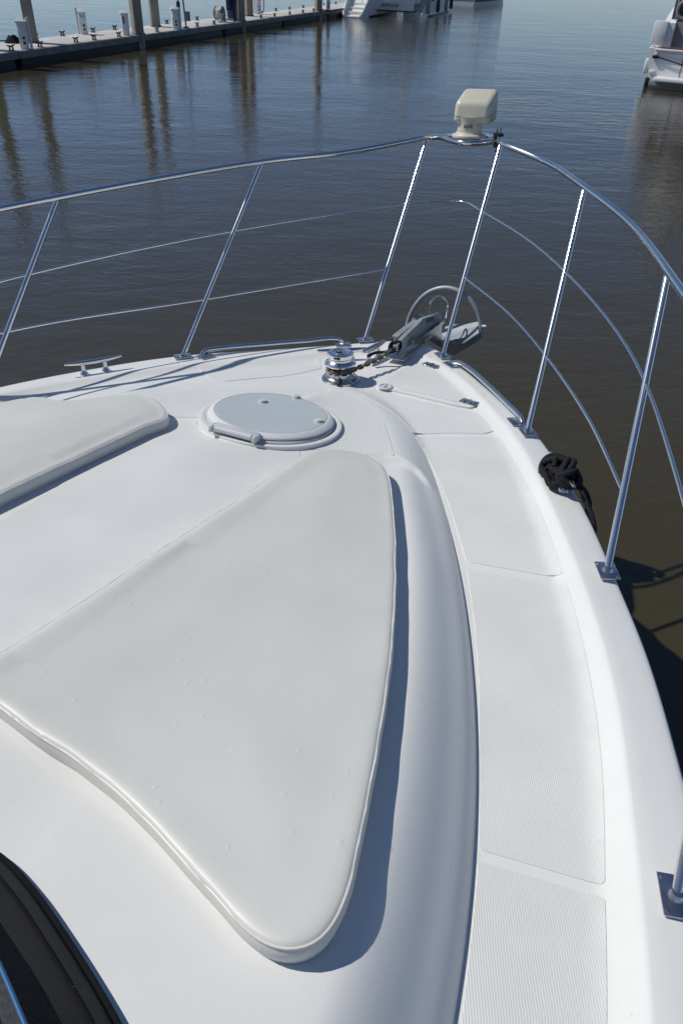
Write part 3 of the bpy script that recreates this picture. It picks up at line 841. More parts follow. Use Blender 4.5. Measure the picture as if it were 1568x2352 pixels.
tc = CAM_B - s_b; tc[2] = 0; tc /= np.linalg.norm(tc)
tl = tc - er * .15; tl /= np.linalg.norm(tl)
G().box(s_b + np.array([0, 0, .056]) + tl * .0625, (.044, .005, .018), axes(tl), .001).build('name_label', grey_mat, sl)
for s_ in (-1, 1): G().lathe([(.007, 0), (.007, .006), (.002, .007)], s_b + er * .098 * s_ + np.array([0, 0, -.002]), 10).build('bolt', black_plastic, sl)

# black clamp on the rail
ck = B(1143, 322, zr + .008)
cl = thing('rail_clamp', 'black plastic clamp bolted onto the bow rail beside the searchlight', 'clamp', tuple(ck), BOAT)
axc = axes(stn['s1'][1] - bow_c[-2])
G().box(ck + np.array([0, 0, .026]), (.036, .052, .014), axc, .003).build('upper_jaw', black_plastic, cl)
G().box(ck + np.array([0, 0, -.024]), (.034, .036, .022), axc, .003).build('lower_jaw', black_plastic, cl)
G().box(ck - axc[1] * .012 + axc[0] * .012, (.012, .018, .05), axc, .002).build('jaw_web', black_plastic, cl)
for s, z0, z1 in ((-.018, -.03, .052), (.018, -.02, .062), (-.006, -.055, -.03)):
    G().tube([ck + axc[1] * s + np.array([0, 0, z0]), ck + axc[1] * s + np.array([0, 0, z1])], .0028, 8).build('bolt', black_plastic, cl)
G().lathe([(.008, 0), (.009, .003), (.008, .007)], ck + axc[1] * -.006 + np.array([0, 0, -.058]), 12).build('thumb_screw', black_plastic, cl)

# ------------------------------------------------------------------ sun pads
def zf_smooth(x, y): return dz(x, y)


def sun_pad(label, px_top, extra, name='sun_pad', T=.051):
    pts = [D(*p, T - .004)[:2] for p in px_top] + [np.array(e) for e in extra]
    out = spline(np.array(pts), 260, closed=True)
    area = np.sum(out[:, 0] * np.roll(out[:, 1], -1) - np.roll(out[:, 0], -1) * out[:, 1])
    if area < 0: out = out[::-1]
    for _ in range(3): out = sum(np.roll(out, k, 0) for k in range(-2, 3)) / 5     # no corner tighter than the rolled edge
    s = np.arange(len(out))
    wob = np.array([noise.noise(Vector((p[0] * 9, p[1] * 9, 3.3))) for p in out]) * .003
    out = offset(out, wob, True)
    cen = out.mean(0); base = np.array([cen[0], cen[1], dz(*cen)])
    root = thing(name, label, 'sun pad', tuple(base), BOAT)
    ins = np.vstack([out * t + cen * (1 - t) for t in (1, .85, .65, .4, .2)]); zz_ = np.array([dz(*p) for p in ins])
    def quad(q): q = np.atleast_2d(q); x, y = q[:, 0], q[:, 1]; return np.column_stack([np.ones(len(q)), x, y, x * x, x * y, y * y])
    wgt = np.ones(len(ins)); A_ = quad(ins)
    for _ in range(6):
        co_ = np.linalg.lstsq(A_ * wgt[:, None], zz_ * wgt, rcond=None)[0]; rs_ = zz_ - A_ @ co_; wgt = np.where(rs_ < -.004, .15, 1.0)
    zd = quad(out) @ co_
    prof = [(.012, -.012), (.004, -.010), (-.001, .012), (-.004, .028), (-.003, .046), (.000, .054), (.002, .0575), (.005, .0610), (.010, .0636), (.020, .0652), (.036, .0658)]
    prof = [(d, h * .77) for d, h in prof]
    R = []
    for d, h in prof:
        c_ = offset(out, d, True); pk = np.array([noise.noise(Vector((p[0] * 38, p[1] * 38, 7.7))) + .6 * noise.noise(Vector((p[0] * 16, p[1] * 16, 2.2))) for p in out])
        R.append(np.column_stack([c_, zd + h + pk * .0013 * math.exp(-((d - .014) / .012) ** 2)]))
    n = len(out); vs = np.vstack(R).tolist(); fs = []
    for r in range(len(R) - 1):
        for i in range(n): j = (i + 1) % n; fs.append([r * n + i, r * n + j, (r + 1) * n + j, (r + 1) * n + i])
    inner = R[-1][:, :2]
    def ztop(x, y):
        d = np.min(np.linalg.norm(inner[::4] - [x, y], axis=1)); dome = .007 * sstep(0, .22, d)
        w = noise.noise(Vector((x * 5, y * 5, 1.7))) * .0022 + noise.noise(Vector((x * 14, y * 14, 4.1))) * .0008
        return dz_s(x, y) + .0507 + dome + w * sstep(0, .05, d)
    gx, gy = np.meshgrid(np.linspace(-.12, .12, 3), np.linspace(-.12, .12, 3))
    def dz_s(x, y): return float((quad((x, y)) @ co_)[0])
    v2, f2 = patch(inner, .03, 0, .0, ztop); nb = len(vs)
    # boundary heights equal the ring
    for i in range(n): v2[i] = tuple(R[-1][i])
    f2 = [f for f in f2 if max(f) < len(v2) - n]
    vs += [list(p) for p in v2[:len(v2) - n]]; fs += [[i + nb for i in f] for f in f2]
    me_o = link('cushion', vs, fs, vinyl, root, 60)
    bm = bmesh.new(); bm.from_mesh(me_o.data); bmesh.ops.remove_doubles(bm, verts=bm.verts, dist=1e-5); bmesh.ops.recalc_face_normals(bm, faces=bm.faces); bm.to_mesh(me_o.data); bm.free()
    seam = np.column_stack([offset(out, .001, True), zd + .0432])
    G().tube(seam, .0030, 6, closed=True).build('piping', vinyl_trim, root, 60)
    return root, out, zd


pad1, out1, zd1 = sun_pad('off white sun pad beside the long starboard side deck panels',
    [(700, 1045), (735, 1035), (785, 1034), (835, 1044), (868, 1062), (889, 1085), (900, 1130), (906, 1200), (908, 1300), (905, 1400), (897, 1500), (885, 1600), (869, 1700), (851, 1800), (833, 1900), (811, 2010), (788, 2090), (762, 2150), (722, 2186), (680, 2196), (640, 2190), (600, 2170), (560, 2130), (500, 2065), (430, 1985), (350, 1895), (270, 1817), (190, 1757), (120, 1712), (60, 1668), (0, 1622), (-48, 1590), (-92, 1566), (-112, 1549), (-108, 1538), (-88, 1538), (-48, 1528), (0, 1506), (180, 1390), (360, 1268), (540, 1150), (640, 1083)], [])
q = [(383, 948), (376, 934), (352, 921), (310, 914), (260, 914), (150, 921), (0, 939), (-160, 965), (-420, 1040)]
pad2, out2, zd2 = sun_pad('off white sun pad on the port side, across the ribbed walkway from its twin',
    [(384, 962), (376, 935), (350, 920), (305, 913), (240, 914), (150, 920), (60, 929), (-60, 946), (-200, 975), (-360, 1030), (-470, 1110), (-490, 1200), (-440, 1270), (-360, 1285), (-260, 1252), (-130, 1193), (0, 1133), (100, 1086), (200, 1039), (300, 993), (350, 971)], [])

# ------------------------------------------------------------------ windscreen with its black mesh cover
edge_px = [(-420, 1760), (-200, 1860), (0, 1968), (75, 2045), (150, 2152), (215, 2255), (272, 2355), (330, 2480), (380, 2620)]
ed = spline(np.array([D(*p, .012) for p in edge_px]), 60)
cenv = np.array([-.1, -1.6, 0])
rowsw = []
for t, hgt in ((0, 0), (.01, .012), (.03, .022), (.09, .052), (.16, .10), (.26, .165), (.40, .26), (.60, .40), (.9, .60)):
    c2 = []
    for i, p in enumerate(ed):
        d = np.array([cenv[0] - p[0] * .2 - .25, -1.0, 0]); d = np.array([-.62, -.78, 0])
        wav = .010 * math.sin(i * .16 + t * 3) * min(1, t * 8)
        c2.append(p + d * t + np.array([0, 0, hgt + wav]))
    rowsw.append(c2)
Wv = np.vstack(rowsw); n = 60; fw = []
for r in range(len(rowsw) - 1):
    for i in range(n - 1): fw.append([r * n + i, r * n + i + 1, (r + 1) * n + i + 1, (r + 1) * n + i])
cov_base = ed[30]
cover = thing('windscreen_cover', 'black mesh cover snapped over the windscreen', 'windscreen cover', tuple(cov_base), BOAT)
co = link('mesh_panel', Wv, fw, cover_mat, cover, 60)
sol = co.modifiers.new('thickness', 'SOLIDIFY'); sol.thickness = .004; sol.offset = 1
hem = np.array(rowsw[2]); G().tube(hem + [0, 0, .0015], .0022, 6).build('hem', hem_mat, cover, 60)
G().tube(np.array(rowsw[0]) + [0, 0, .004], .005, 6).build('edge_binding', hem_mat, cover, 60)
sp = np.array(rowsw[2])
pr = [np.hypot(*(np.array([CX + F_PX * q0[0] / -q0[2], CY - F_PX * q0[1] / -q0[2]]) - [37, 2003])) for q0 in [(RB.T @ (p - CAM_B)) for p in Wv]]
snp = Wv[3 * n + int(np.argmin(pr[3 * n:]))] + np.array([0, 0, .002])
G().lathe([(.0105, 0), (.0105, .001), (.0095, .003), (.006, .0045), (.0005, .005)], snp + np.array([0, 0, .004]), 18).build('snap', chrome, cover, 70)
# the windscreen itself under the cover
gl = np.vstack([np.array(r) - np.array([0, 0, .03]) for r in rowsw[3:]]); fg = [[r * n + i, r * n + i + 1, (r + 1) * n + i + 1, (r + 1) * n + i] for r in range(len(rowsw) - 4) for i in range(n - 1)]
link('windscreen', gl, fg, skin_dark, yacht, 60)


def cov_pt(px, py, h):
    hit = BVHTree.FromPolygons(Wv.tolist(), fw).ray_cast(Vector(CAM_B), Vector(RB @ np.array([px - CX, CY - py, -F_PX])).normalized())
    return np.array(hit[0]) + np.array([0, 0, h]) if hit[0] else None


sp_px = [(-62, 2165), (-38, 2205), (-12, 2255), (12, 2310), (33, 2362)]
spt = [cov_pt(*p, .035) for p in sp_px]
if all(p is not None for p in spt):
    spt = np.array([spt[0] + (spt[0] - spt[1]) * 2] + spt + [spt[-1] + (spt[-1] - spt[-2]) * 2])
    sc_ = spline(spt, 40); root = thing('strap', 'dark grey webbing strap with blue edges over the mesh cover', 'strap', tuple(sc_[20]), BOAT)
    tdir = np.gradient(sc_, axis=0); sd_ = np.cross(tdir, np.array([.3, .2, 1.0])); sd_ /= np.linalg.norm(sd_, axis=1, keepdims=True)
    va = np.vstack([sc_ - sd_ * .011, sc_ + sd_ * .011, sc_ + sd_ * .011 - [0, 0, .003], sc_ - sd_ * .011 - [0, 0, .003]]); fa = []
    for r in range(4):
        for i in range(39): a = r * 40; b = ((r + 1) % 4) * 40; fa.append([a + i, a + i + 1, b + i + 1, b + i])
    link('webbing', va, fa, strap_grey, root, 40)
    for s in (-1, 1): G().tube(sc_ + sd_ * .0135 * s, .0034, 8).build('edge_binding', strap_blue, root, 60)

# ------------------------------------------------------------------ black dock line on the starboard cleat
rope = thing('mooring_rope', 'black braided rope wound round the cleat on the starboard gunwale', 'rope', tuple(cs), BOAT)
axr = axes(cb - ca); rp = []
cl_u = axr[1]; cl_v = -axr[0]
def RP(u_, v_, z_): return cs + cl_u * u_ + cl_v * v_ + np.array([0, 0, z_])
turns = [RP(.02, .10, -.16), RP(.06, .075, -.03), RP(.05, .045, .014), RP(.035, .0, .018), RP(.03, -.03, .016), RP(-.02, -.034, .02), RP(-.06, -.025, .03), RP(-.07, .008, .034), RP(-.05, .03, .03), RP(.0, .006, .068), RP(.05, -.028, .05), RP(.075, -.012, .034), RP(.07, .022, .034), RP(.04, .034, .05),
         RP(-.01, .0, .082), RP(-.055, -.036, .05), RP(-.08, -.02, .028), RP(-.078, .018, .03), RP(-.04, .036, .052), RP(.01, .008, .09), RP(.055, -.02, .064), RP(.078, .004, .04), RP(.06, .036, .036), RP(.01, .046, .04), RP(-.04, .044, .036), RP(-.07, .03, .05), RP(-.085, -.012, .05), RP(-.06, -.04, .03), RP(-.01, -.044, .028), RP(.04, -.042, .02), RP(.06, -.02, .05), RP(.03, .02, .092), RP(-.02, .03, .07)]
turns = [cs + (t_ - cs) * np.array([1.15, 1.15, 1.1]) for t_ in turns]
g = G().tube(spline(np.array(turns), 360), .0112, 8); g.build('rope_turns', black_rope, rope, 60)
tail = [RP(.04, .03, .05), RP(.08, .044, .03), RP(.12, .046, .008), RP(.17, .05, -.012), RP(.22, .05, -.04), RP(.25, .044, -.10), RP(.27, .03, -.30), RP(.28, .0, -.6)]
G().tube(spline(np.array(tail), 60), .0095, 8).build('rope_tail', black_rope, rope, 60)
extra = []
for q_ in range(5):
    ph = q_ * 1.3
    for w_ in np.linspace(0, 2 * math.pi, 9)[:-1]:
        extra.append(RP(.055 * math.cos(w_ + ph) + .012 * (q_ - 2), .034 * math.sin(w_ + ph), .030 + .012 * q_ + .014 * math.sin(2 * w_ + ph)))
G().tube(spline(np.array(extra), 260), .0098, 8).build('rope_turns', black_rope, rope, 60)
loop = [RP(-.075, -.045, .012), RP(-.10, -.035, .016), RP(-.108, -.015, .03), RP(-.085, .0, .045), RP(-.05, -.01, .06), RP(-.03, -.035, .05), RP(-.05, -.052, .02)]
G().tube(spline(np.array(loop), 50, closed=True), .0085, 8, closed=True).build('rope_loop', black_rope, rope, 60)

exec_marker = 0
# ================================================================== marina, in world space
ZD = .45
n0, n1 = W(0, 122, ZD), W(791, 18, ZD); dd = (n1 - n0); dd[2] = 0; dd /= np.linalg.norm(dd)
ds = np.array([-dd[1], dd[0], 0])              # towards the far side
DW = 2.0
AXD = np.array([-ds, dd, [0, 0, 1.0]])          # x toward us, y along the dock
def dock_pt(s, t, z=0.0): p = n0 + dd * s + ds * t; p[2] = z; return p


dock = thing('floating_dock', 'long grey concrete floating dock with black floats', 'dock', tuple(dock_pt(0, DW / 2, 0)))
s = -14.0; i = 0
seg = 7.4
while s < 46:
    e = s + seg
    G().box(dock_pt((s + e) / 2, DW / 2, ZD - .06), (DW, seg - .03, .12), AXD, .012).build('slab', concrete, dock, 40)
    G().box(dock_pt((s + e) / 2, -.03, ZD - .115), (.06, seg - .04, .20), AXD, .01).build('fascia', fascia_mat, dock, 40)
    G().box(dock_pt((s + e) / 2, DW + .03, ZD - .135), (.06, seg - .04, .22), AXD, .01).build('fascia', fascia_mat, dock, 40)
    G().box(dock_pt((s + e) / 2, DW / 2, .02), (DW - .02, seg - .3, .6), AXD, .02).build('float', float_mat, dock, 40)
    s = e


def pile(px, py, label, h=4.3, wd=.36, rot=20):
    p = W(px, py, ZD); a = math.radians(rot); ax = np.array([[math.cos(a), math.sin(a), 0], [-math.sin(a), math.cos(a), 0], [0, 0, 1]])
    t = thing('piling', label, 'piling', (p[0], p[1], 0), group='square concrete pilings along the dock')
    G().box((p[0], p[1], h / 2 - 1.0), (wd, wd, h + 2.0), ax, .03).build('shaft', pile_mat, t, 40)
    g = G().box((p[0], p[1], ZD + .035), (wd + .06, wd + .06, .05), ax, .01); g.build('pile_collar', fascia_mat, t, 40)
    G().box((p[0], p[1], h + .04), (wd + .04, wd + .04, .08), ax, .02).build('pile_cap', concrete, t, 40)
    return p


pile(-26, 114, 'square concrete piling at the dock end past the conduit pedestal', 4.6)
pile(77, 98, 'square concrete piling behind the pedestal with a tall side conduit', 4.5)
pile(318, 79, 'square concrete piling beside the pedestal with the red sign', 4.3, rot=38)
pile(358, 61, 'square concrete piling on the far dock edge behind another piling', 4.3, rot=25)
pile(553, 48, 'square concrete piling standing beside the blue pump post', 4.5, rot=30)
pile(572, 37, 'square concrete piling on the far dock edge near the hose coil pedestal', 4.5, rot=30)
pile(731, 25, 'square concrete piling standing near the catamaran stern', 4.8, rot=30)

# power pedestals
def pedestal(px, py, label, conduit=0, box=True, h=.80, wd=.26):
    p = W(px, py, ZD); t = thing('power_pedestal', label, 'pedestal', tuple(p), group='white power pedestals on the dock')
    a = math.radians(18); ax = np.array([[math.cos(a), math.sin(a), 0], [-math.sin(a), math.cos(a), 0], [0, 0, 1]])
    G().box(p + [0, 0, h * .42], (wd, wd, h * .84), ax, .012).build('post', pedestal_mat, t, 40)
    g = G(); c = p + [0, 0, h * .84]; q = wd * .62
    vs = [c + ax[0] * q * sx + ax[1] * q * sy + np.array([0, 0, zz]) for zz in (0, .04) for sx, sy in ((-1, -1), (1, -1), (1, 1), (-1, 1))] + [c + [0, 0, .16]]
    g.add(vs, [[3, 2, 1, 0]] + [[i, (i + 1) % 4, 4 + (i + 1) % 4, 4 + i] for i in range(4)] + [[4 + i, 4 + (i + 1) % 4, 8] for i in range(4)]); g.build('cap', pedestal_mat, t, 20)
    fr = -ax[1]
    if box:
        G().box(p + [0, 0, h * .62] + fr * (wd / 2 + .03), (wd * .75, .08, .14), ax, .015).build('socket_box', pedestal_mat, t, 40)
        for k, zz in enumerate((.36, .2)): G().box(p + np.array([0, 0, h * zz]) + fr * (wd / 2 + .012) + ax[0] * .02, (.07, .03, .07), ax, .006).build('outlet', black_plastic, t, 40)
    else:
        G().box(p + [0, 0, h * .62] + fr * (wd / 2 + .006) - ax[0] * .05, (.05, .012, .24), ax, .003).build('red_sign', red_mat, t, 40)
    if conduit:
        s = 1 if conduit > 0 else -1
        G().tube([p + ax[0] * s * (wd / 2 + .07), p + ax[0] * s * (wd / 2 + .07) + np.array([0, 0, h * abs(conduit)])], .045, 12).build('conduit', pedestal_mat, t, 50)
    return t, p, ax


pedestal(59, 112, 'white power pedestal with a tall side conduit near a coiled dark rope', 1.0, h=.84)
pedestal(195, 78.5, 'white power pedestal on the far dock edge with conduit at its left', -1.05, h=.80)
pedestal(291, 81, 'white power pedestal with a narrow red sign and no sockets', 0, False, h=.80)
pedestal(404, 67, 'white power pedestal beside a short white post with a dark blue top', 0, h=.80)
t5, p5, ax5 = pedestal(594, 32, 'white power pedestal with a dark red hose coiled on its side', -1.1, h=.95)
t6, p6, ax6 = pedestal(752, 23.5, 'white power pedestal standing between a piling and the catamaran', 0, h=.95)
hc5 = p5 + ax5[0] * .2 - ax5[1] * .05 + np.array([0, 0, .42])
coil = tag(G().tube([hc5 + ax5[0] * (.10 * math.cos(a)) + np.array([0, 0, .36 * math.sin(a)]) - ax5[1] * .012 * math.sin(3.1 * a) for a in np.linspace(0, 6 * math.pi, 60)], .025, 8).build('hose_coil', mat('dark red hose', (.07, .02, .025), .6)), 'dark red hose coil hanging on a white power pedestal', 'hose')

# short white post with blue top, thin pole with box, pole
p = W(414, 67, ZD); t = thing('short_post', 'short white post with a dark blue rounded top', 'post', tuple(p))
G().tube([p, p + [0, 0, .80]], .075, 14).build('shaft', pedestal_mat, t); G().lathe([(.08, .78), (.08, .92), (.05, 1.0), (.01, 1.02)], p, 16).build('top', blue_mat, t)
p = W(428, 64, ZD); t = thing('light_pole', 'thin grey pole with a small box low on its side', 'pole', tuple(p))
G().tube([p, p + [-.12, 0, 2.6]], .035, 10).build('shaft', grey_mat, t); G().box(p + [.1, 0, .42], (.2, .1, .34), None, .01).build('junction_box', grey_mat, t); G().box(p + [0, 0, .02], (.2, .2, .04), None, .005).build('foot', iron, t)

# hose reel, blue pump post, dark pump
def zz6(x, y): return (466.7 + x * .1116, y * .1116)
p = W(*zz6(385, 452), ZD); t = thing('hose_reel', 'grey drum hose reel with white hose by the blue post', 'hose reel', tuple(p))
axr2 = AXD
rc = p + np.array([0, 0, .34]) + dd * .1
G().lathe([(.28, -.03), (.28, 0), (.17, .01), (.17, .30), (.28, .31), (.28, .34)], rc + ds * .0, 28, np.array([dd, [0, 0, 1.0], ds])).build('drum', grey_mat, t)
G().lathe([(.25, .02), (.25, .29)], rc, 28, np.array([dd, [0, 0, 1.0], ds])).build('wound_hose', hose_mat, t)
G().box(p + np.array([0, 0, .15]) - ds * .08, (.36, .12, .30), np.array([dd, -ds, [0, 0, 1.0]]), .01).build('stand', grey_mat, t)
G().box(p + np.array([0, 0, .32]) - ds * .08, (.36, .14, .03), np.array([dd, -ds, [0, 0, 1.0]]), .005).build('stand_cap', pedestal_mat, t)
lp = [p + np.array([0, 0, .42]) - dd * .1, p - dd * .3 + np.array([0, 0, .45]), p - dd * .52 + np.array([0, 0, .25]), p - dd * .45 + np.array([0, 0, .04]) - ds * .1, p - dd * .1 + np.array([0, 0, .03]) - ds * .2]
G().tube(spline(np.array(lp), 30), .03, 8).build('loose_hose', hose_mat, t)
p = W(533, 47, ZD); t = thing('pump_post', 'tall dark blue pump post between the hose reel and a piling', 'pump', tuple(p))
G().box(p + [0, 0, 1.0], (.36, .3, 2.0), AXD, .04).build('cabinet', blue_mat, t); G().box(p + [0, 0, .04], (.46, .4, .08), AXD, .01).build('plinth', grey_mat, t)
G().box(p - dd * .3 + np.array([0, 0, 1.1]), (.2, .2, 1.4), AXD, .03).build('side_post', fender_mat, t)
G().tube([p + dd * .2 + np.array([0, 0, .9]) - ds * .12, p + dd * .34 + np.array([0, 0, .5]) - ds * .16, p + dd * .2 + np.array([0, 0, .3]) - ds * .12], .02, 8).build('hose', black_plastic, t)

# dock cleats
cl_near = [(33.5, 116), (99.5, 108), (178.5, 97), (219.5, 91), (274.5, 84), (368, 73), (423, 67), (459, 61), (499.5, 56), (459.3, 61), (499, 56.5)]
cl_near = [(33.5, 117), (99.5, 108.5), (178.5, 97.5), (219.5, 92), (274.5, 84.5), (368, 73.5), (423, 67.5), (459.5, 61.5), (499.5, 56.5), (549, 50.5), (615.5, 43), (645, 38.8), (674, 34), (703.5, 30), (731, 27)]
cl_far = [(88.5, 90), (146.5, 82.6), (219, 74.6), (271, 69), (389, 55), (459, 47), (640, 26), (673.5, 22.5), (707.5, 19), (760, 13.5), (785.5, 10.5)]
NEAR_L = ['dark dock cleat on the near edge at the conduit pedestal, side away from the pilings', 'dark dock cleat on the near edge just past the conduit pedestal',
          'first of two near edge dock cleats between conduit pedestal and red sign pedestal', 'second of two near edge dock cleats between conduit pedestal and red sign pedestal',
          'dark dock cleat right beside the red sign pedestal', 'dark dock cleat between the red sign piling and the blue topped post', 'dark dock cleat at the foot of the thin grey pole',
          'dark dock cleat between the thin pole and the hose reel', 'dark dock cleat in front of the hose reel', 'dark dock cleat at the foot of the piling beside the blue pump',
          'first near edge dock cleat past the blue pump piling', 'second near edge dock cleat past the blue pump piling', 'third near edge dock cleat past the blue pump piling',
          'fourth near edge dock cleat past the blue pump piling', 'dark dock cleat at the foot of the piling near the catamaran']
FAR_L = ['dark far edge dock cleat beside the piling behind the conduit pedestal', 'dark far edge dock cleat short of the far edge pedestal', 'dark far edge dock cleat just past the far edge pedestal',
         'dark far edge dock cleat behind the red sign pedestal', 'dark far edge dock cleat behind the blue topped post', 'dark far edge dock cleat between thin pole and hose reel',
         'first far edge dock cleat past the hose coil pedestal', 'second far edge dock cleat past the hose coil pedestal', 'third far edge dock cleat past the hose coil pedestal',
         'dark far edge dock cleat behind the pedestal near the catamaran', 'dark far edge dock cleat closest to the catamaran steps']
first = None
for far, lst in ((False, cl_near), (True, cl_far)):
    for k, (px, py) in enumerate(lst):
        p = W(px, py, ZD); tt = (p - n0).dot(ds); ss = (p - n0).dot(dd); p = dock_pt(ss, DW - .12 if far else .14, ZD)
        if first is None:
            g = G()
            for s in (-1, 1): g.box(np.array([0, .07 * s, .05]), (.05, .035, .10), None, .008); g.box(np.array([0, .07 * s, .01]), (.09, .07, .02), None, .005)
            g.tube([np.array([0, y, .115 + .03 * abs(y) / .17]) for y in np.linspace(-.18, .18, 9)], [.016, .021, .024, .025, .025, .025, .024, .021, .016], 8)
            first = g.build('dock_cleat', iron); o = first
        else: o = first.copy(); col.objects.link(o)
        o.location = p; o.rotation_euler.z = math.atan2(-dd[0], dd[1])
        tag(o, (FAR_L if far else NEAR_L)[k], 'cleat', 'dock cleats on the far edge' if far else 'dock cleats on the near edge')

# dark rope heap on the dock corner
p = W(32, 99, ZD); g = G()
for j in range(4):
    g.tube([p + np.array([(.26 - .05 * j) * math.cos(a), (.2 - .03 * j) * math.sin(a), .04 + .05 * j + .02 * math.sin(3 * a + j)]) for a in np.linspace(0, 2 * math.pi, 22)[:-1]], .032, 7, closed=True)
g.tube(spline(np.array([p + [-.2, .1, .05], p + [-1.2, .4, .03], p + [-2.6, .3, .25], p + [-4.5, -.2, .6]]), 20), .02, 7)
tag(g.build('coiled_line', black_rope), 'dark rope heap at the far dock edge by a piling', 'rope')


# ------------------------------------------------------------------ far boats
def loft(secs, close_ends=True):
    """secs: list of rings with the same number of points"""
    n = len(secs[0]); vs = [p for s in secs for p in s]; fs = []
    for r in range(len(secs) - 1):
        for i in range(n): j = (i + 1) % n; fs.append([r * n + i, r * n + j, (r + 1) * n + j, (r + 1) * n + i])
    if close_ends: fs.append(list(range(n))[::-1]); fs.append([(len(secs) - 1) * n + i for i in range(n)])
    return vs, fs


def text_mesh(s, size, o, ex, ez, m, parent, name='lettering', shear=0.0):
    cu = bpy.data.curves.new('txt', 'FONT'); cu.body = s; cu.size = size; cu.align_x = 'CENTER'; cu.extrude = .004; cu.shear = shear
    to = bpy.data.objects.new('txt', cu); col.objects.link(to); dg = bpy.context.evaluated_depsgraph_get(); me = to.evaluated_get(dg).to_mesh()
    o, ex, ez = np.array(o), np.array(ex), np.array(ez); en = np.cross(ex, ez)
    vs = [o + ex * v.co.x + ez * v.co.y + en * v.co.z for v in me.vertices]; fs = [list(p.vertices) for p in me.polygons]
    to.evaluated_get(dg).to_mesh_clear(); bpy.data.objects.remove(to); bpy.data.curves.remove(cu)
    return link(name, vs, fs, m, parent, 0)


# catamaran moored at the dock end, sterns towards us
c0 = W(807, 41, 0); c1 = W(946, 40, 0); cw = c1 - c0; cw[2] = 0; bw = np.linalg.norm(cw); up3 = np.array([0, 0, 1.0])
hy = W(1060, 16, 0) - W(962, 39, 0); hy[2] = 0; hy /= np.linalg.norm(hy); hx_ = np.array([hy[1], -hy[0], 0])
cat = thing('catamaran', 'white sailing catamaran with open stern steps moored at the dock', 'catamaran', tuple((c0 + c1) / 2))


def cp_(c, x, y, z): return c + hx_ * x + hy * y + up3 * z


for ci, c in enumerate((c0, c1)):
    secs = []
    for y, wt, wb_, zt in ((0, .62, .60, .14), (.3, .68, .66, .34), (.7, .72, .70, .62), (1.2, .76, .72, .95), (1.8, .80, .75, 1.25), (2.6, .84, .78, 1.42), (5, .9, .82, 1.5), (9, .75, .6, 1.6), (11.5, .4, .2, 1.65), (12.4, .06, .03, 1.66)):
        zi = max(.06, zt - .45) if y < 2.5 else zt
        secs.append([cp_(c, -wb_, y, -.35), cp_(c, wb_, y, -.35), cp_(c, wb_ * 1.02, y, .12), cp_(c, wt, y, zt), cp_(c, wt - .06, y, zt + .03), cp_(c, wt - .10, y, zi), cp_(c, -wt + .10, y, zi), cp_(c, -wt + .06, y, zt + .03), cp_(c, -wt, y, zt), cp_(c, -wb_ * 1.02, y, .12)])
    v, f = loft(secs); hl_ = link('hull', v, f, cat_white, cat, 35)
    for j in range(4):
        G().box(cp_(c, 0, .42 + .44 * j, .0 + .21 * j), (1.08, .46, .21), np.array([hx_, hy, up3]), .025).build('step', cat_white, cat, 40)
    G().box(cp_(c, 0, 2.3, 1.1), (1.1, .1, .9), np.array([hx_, hy, up3]), .02).build('locker_door', cat_white, cat, 40)
    G().box(cp_(c, 0, 5.0, -.02), (1.70, 7.0, .22), np.array([hx_, hy, up3]), .02).build('boot_stripe', cat_dark, cat, 40)
cm = (c0 + c1) / 2; AXC = np.array([hx_, hy, up3])
G().box(cp_(cm, 0, 5.6, .98), (bw - 1.3, 7.2, .5), AXC, .05).build('bridge_deck', cat_white, cat, 40)
G().box(cp_(cm, 0, 1.2, .82), (bw - 1.3, .16, .92), AXC, .05).build('stern_beam', cat_white, cat, 40)
G().box(cp_(cm, 0, 1.7, .33), (bw - 1.3, .8, .08), AXC, .02).build('beam_shadow_strip', cat_dark, cat, 40)  # dark strip painted as the shade in the gap under the beam
G().box(cp_(cm, 0, 6.6, 2.0), (4.6, 5.0, 1.2), AXC, .25).build('cabin', cat_white, cat, 40)
G().box(cp_(cm, 0, 4.06, 1.95), (3.6, .06, .7), AXC, .02).build('cabin_window', skin_dark, cat, 40)
G().box(cp_(cm, 0, 3.2, 2.95), (4.4, 2.4, .1), AXC, .04).build('bimini', canvas_dark, cat, 40)
for sx in (-1, 1): G().tube([cp_(cm, 2.0 * sx, 2.2, 1.3), cp_(cm, 2.0 * sx, 2.2, 2.95)], .03, 8).build('bimini_post', chrome, cat)
G().tube([cp_(cm, 0, 8.0, 2.5), cp_(cm, 0, 8.0, 16)], .10, 12).build('mast', cat_white, cat)
G().tube([cp_(cm, 0, 7.9, 3.5), cp_(cm, 0, 3.0, 3.4)], .12, 12).build('boom', canvas_dark, cat)
text_mesh('INTRIGUE', .27, cp_(cm, .15, 1.10, .55), hx_, up3, letter, cat, shear=.25)
for j, y in enumerate((1.0, 3.4, 6.4, 9.2)):
    p = cp_(c1, .86 if y < 2 else (1.02 if y < 7 else .86), y, .0)
    f_o = tag(G().lathe([(.03, 1.0), (.05, .95), (.13, .85), (.14, .3), (.08, .18), (.02, .16)], p, 12).tube([p + up3 * .98, p + up3 * 1.45 - hx_ * .1], .015, 6).build('fender', fender_mat if j % 2 else ring_mat), ('grey fender beside the catamaran stern steps', 'dark fender next to the sternmost grey fender on the catamaran', 'grey fender between two dark fenders on the catamaran side', 'dark fender farthest forward on the catamaran side')[j], 'fender', 'fenders hanging on the catamaran side')
g = G().tube(spline(np.array([cp_(c1, .7, .8, .7), cp_(c1, .84, 2.2, .9), cp_(c1, .93, 4.0, 1.0), cp_(c1, .92, 6.4, 1.2)]), 20), .03, 6)
g.build('side_rope', black_rope, cat)
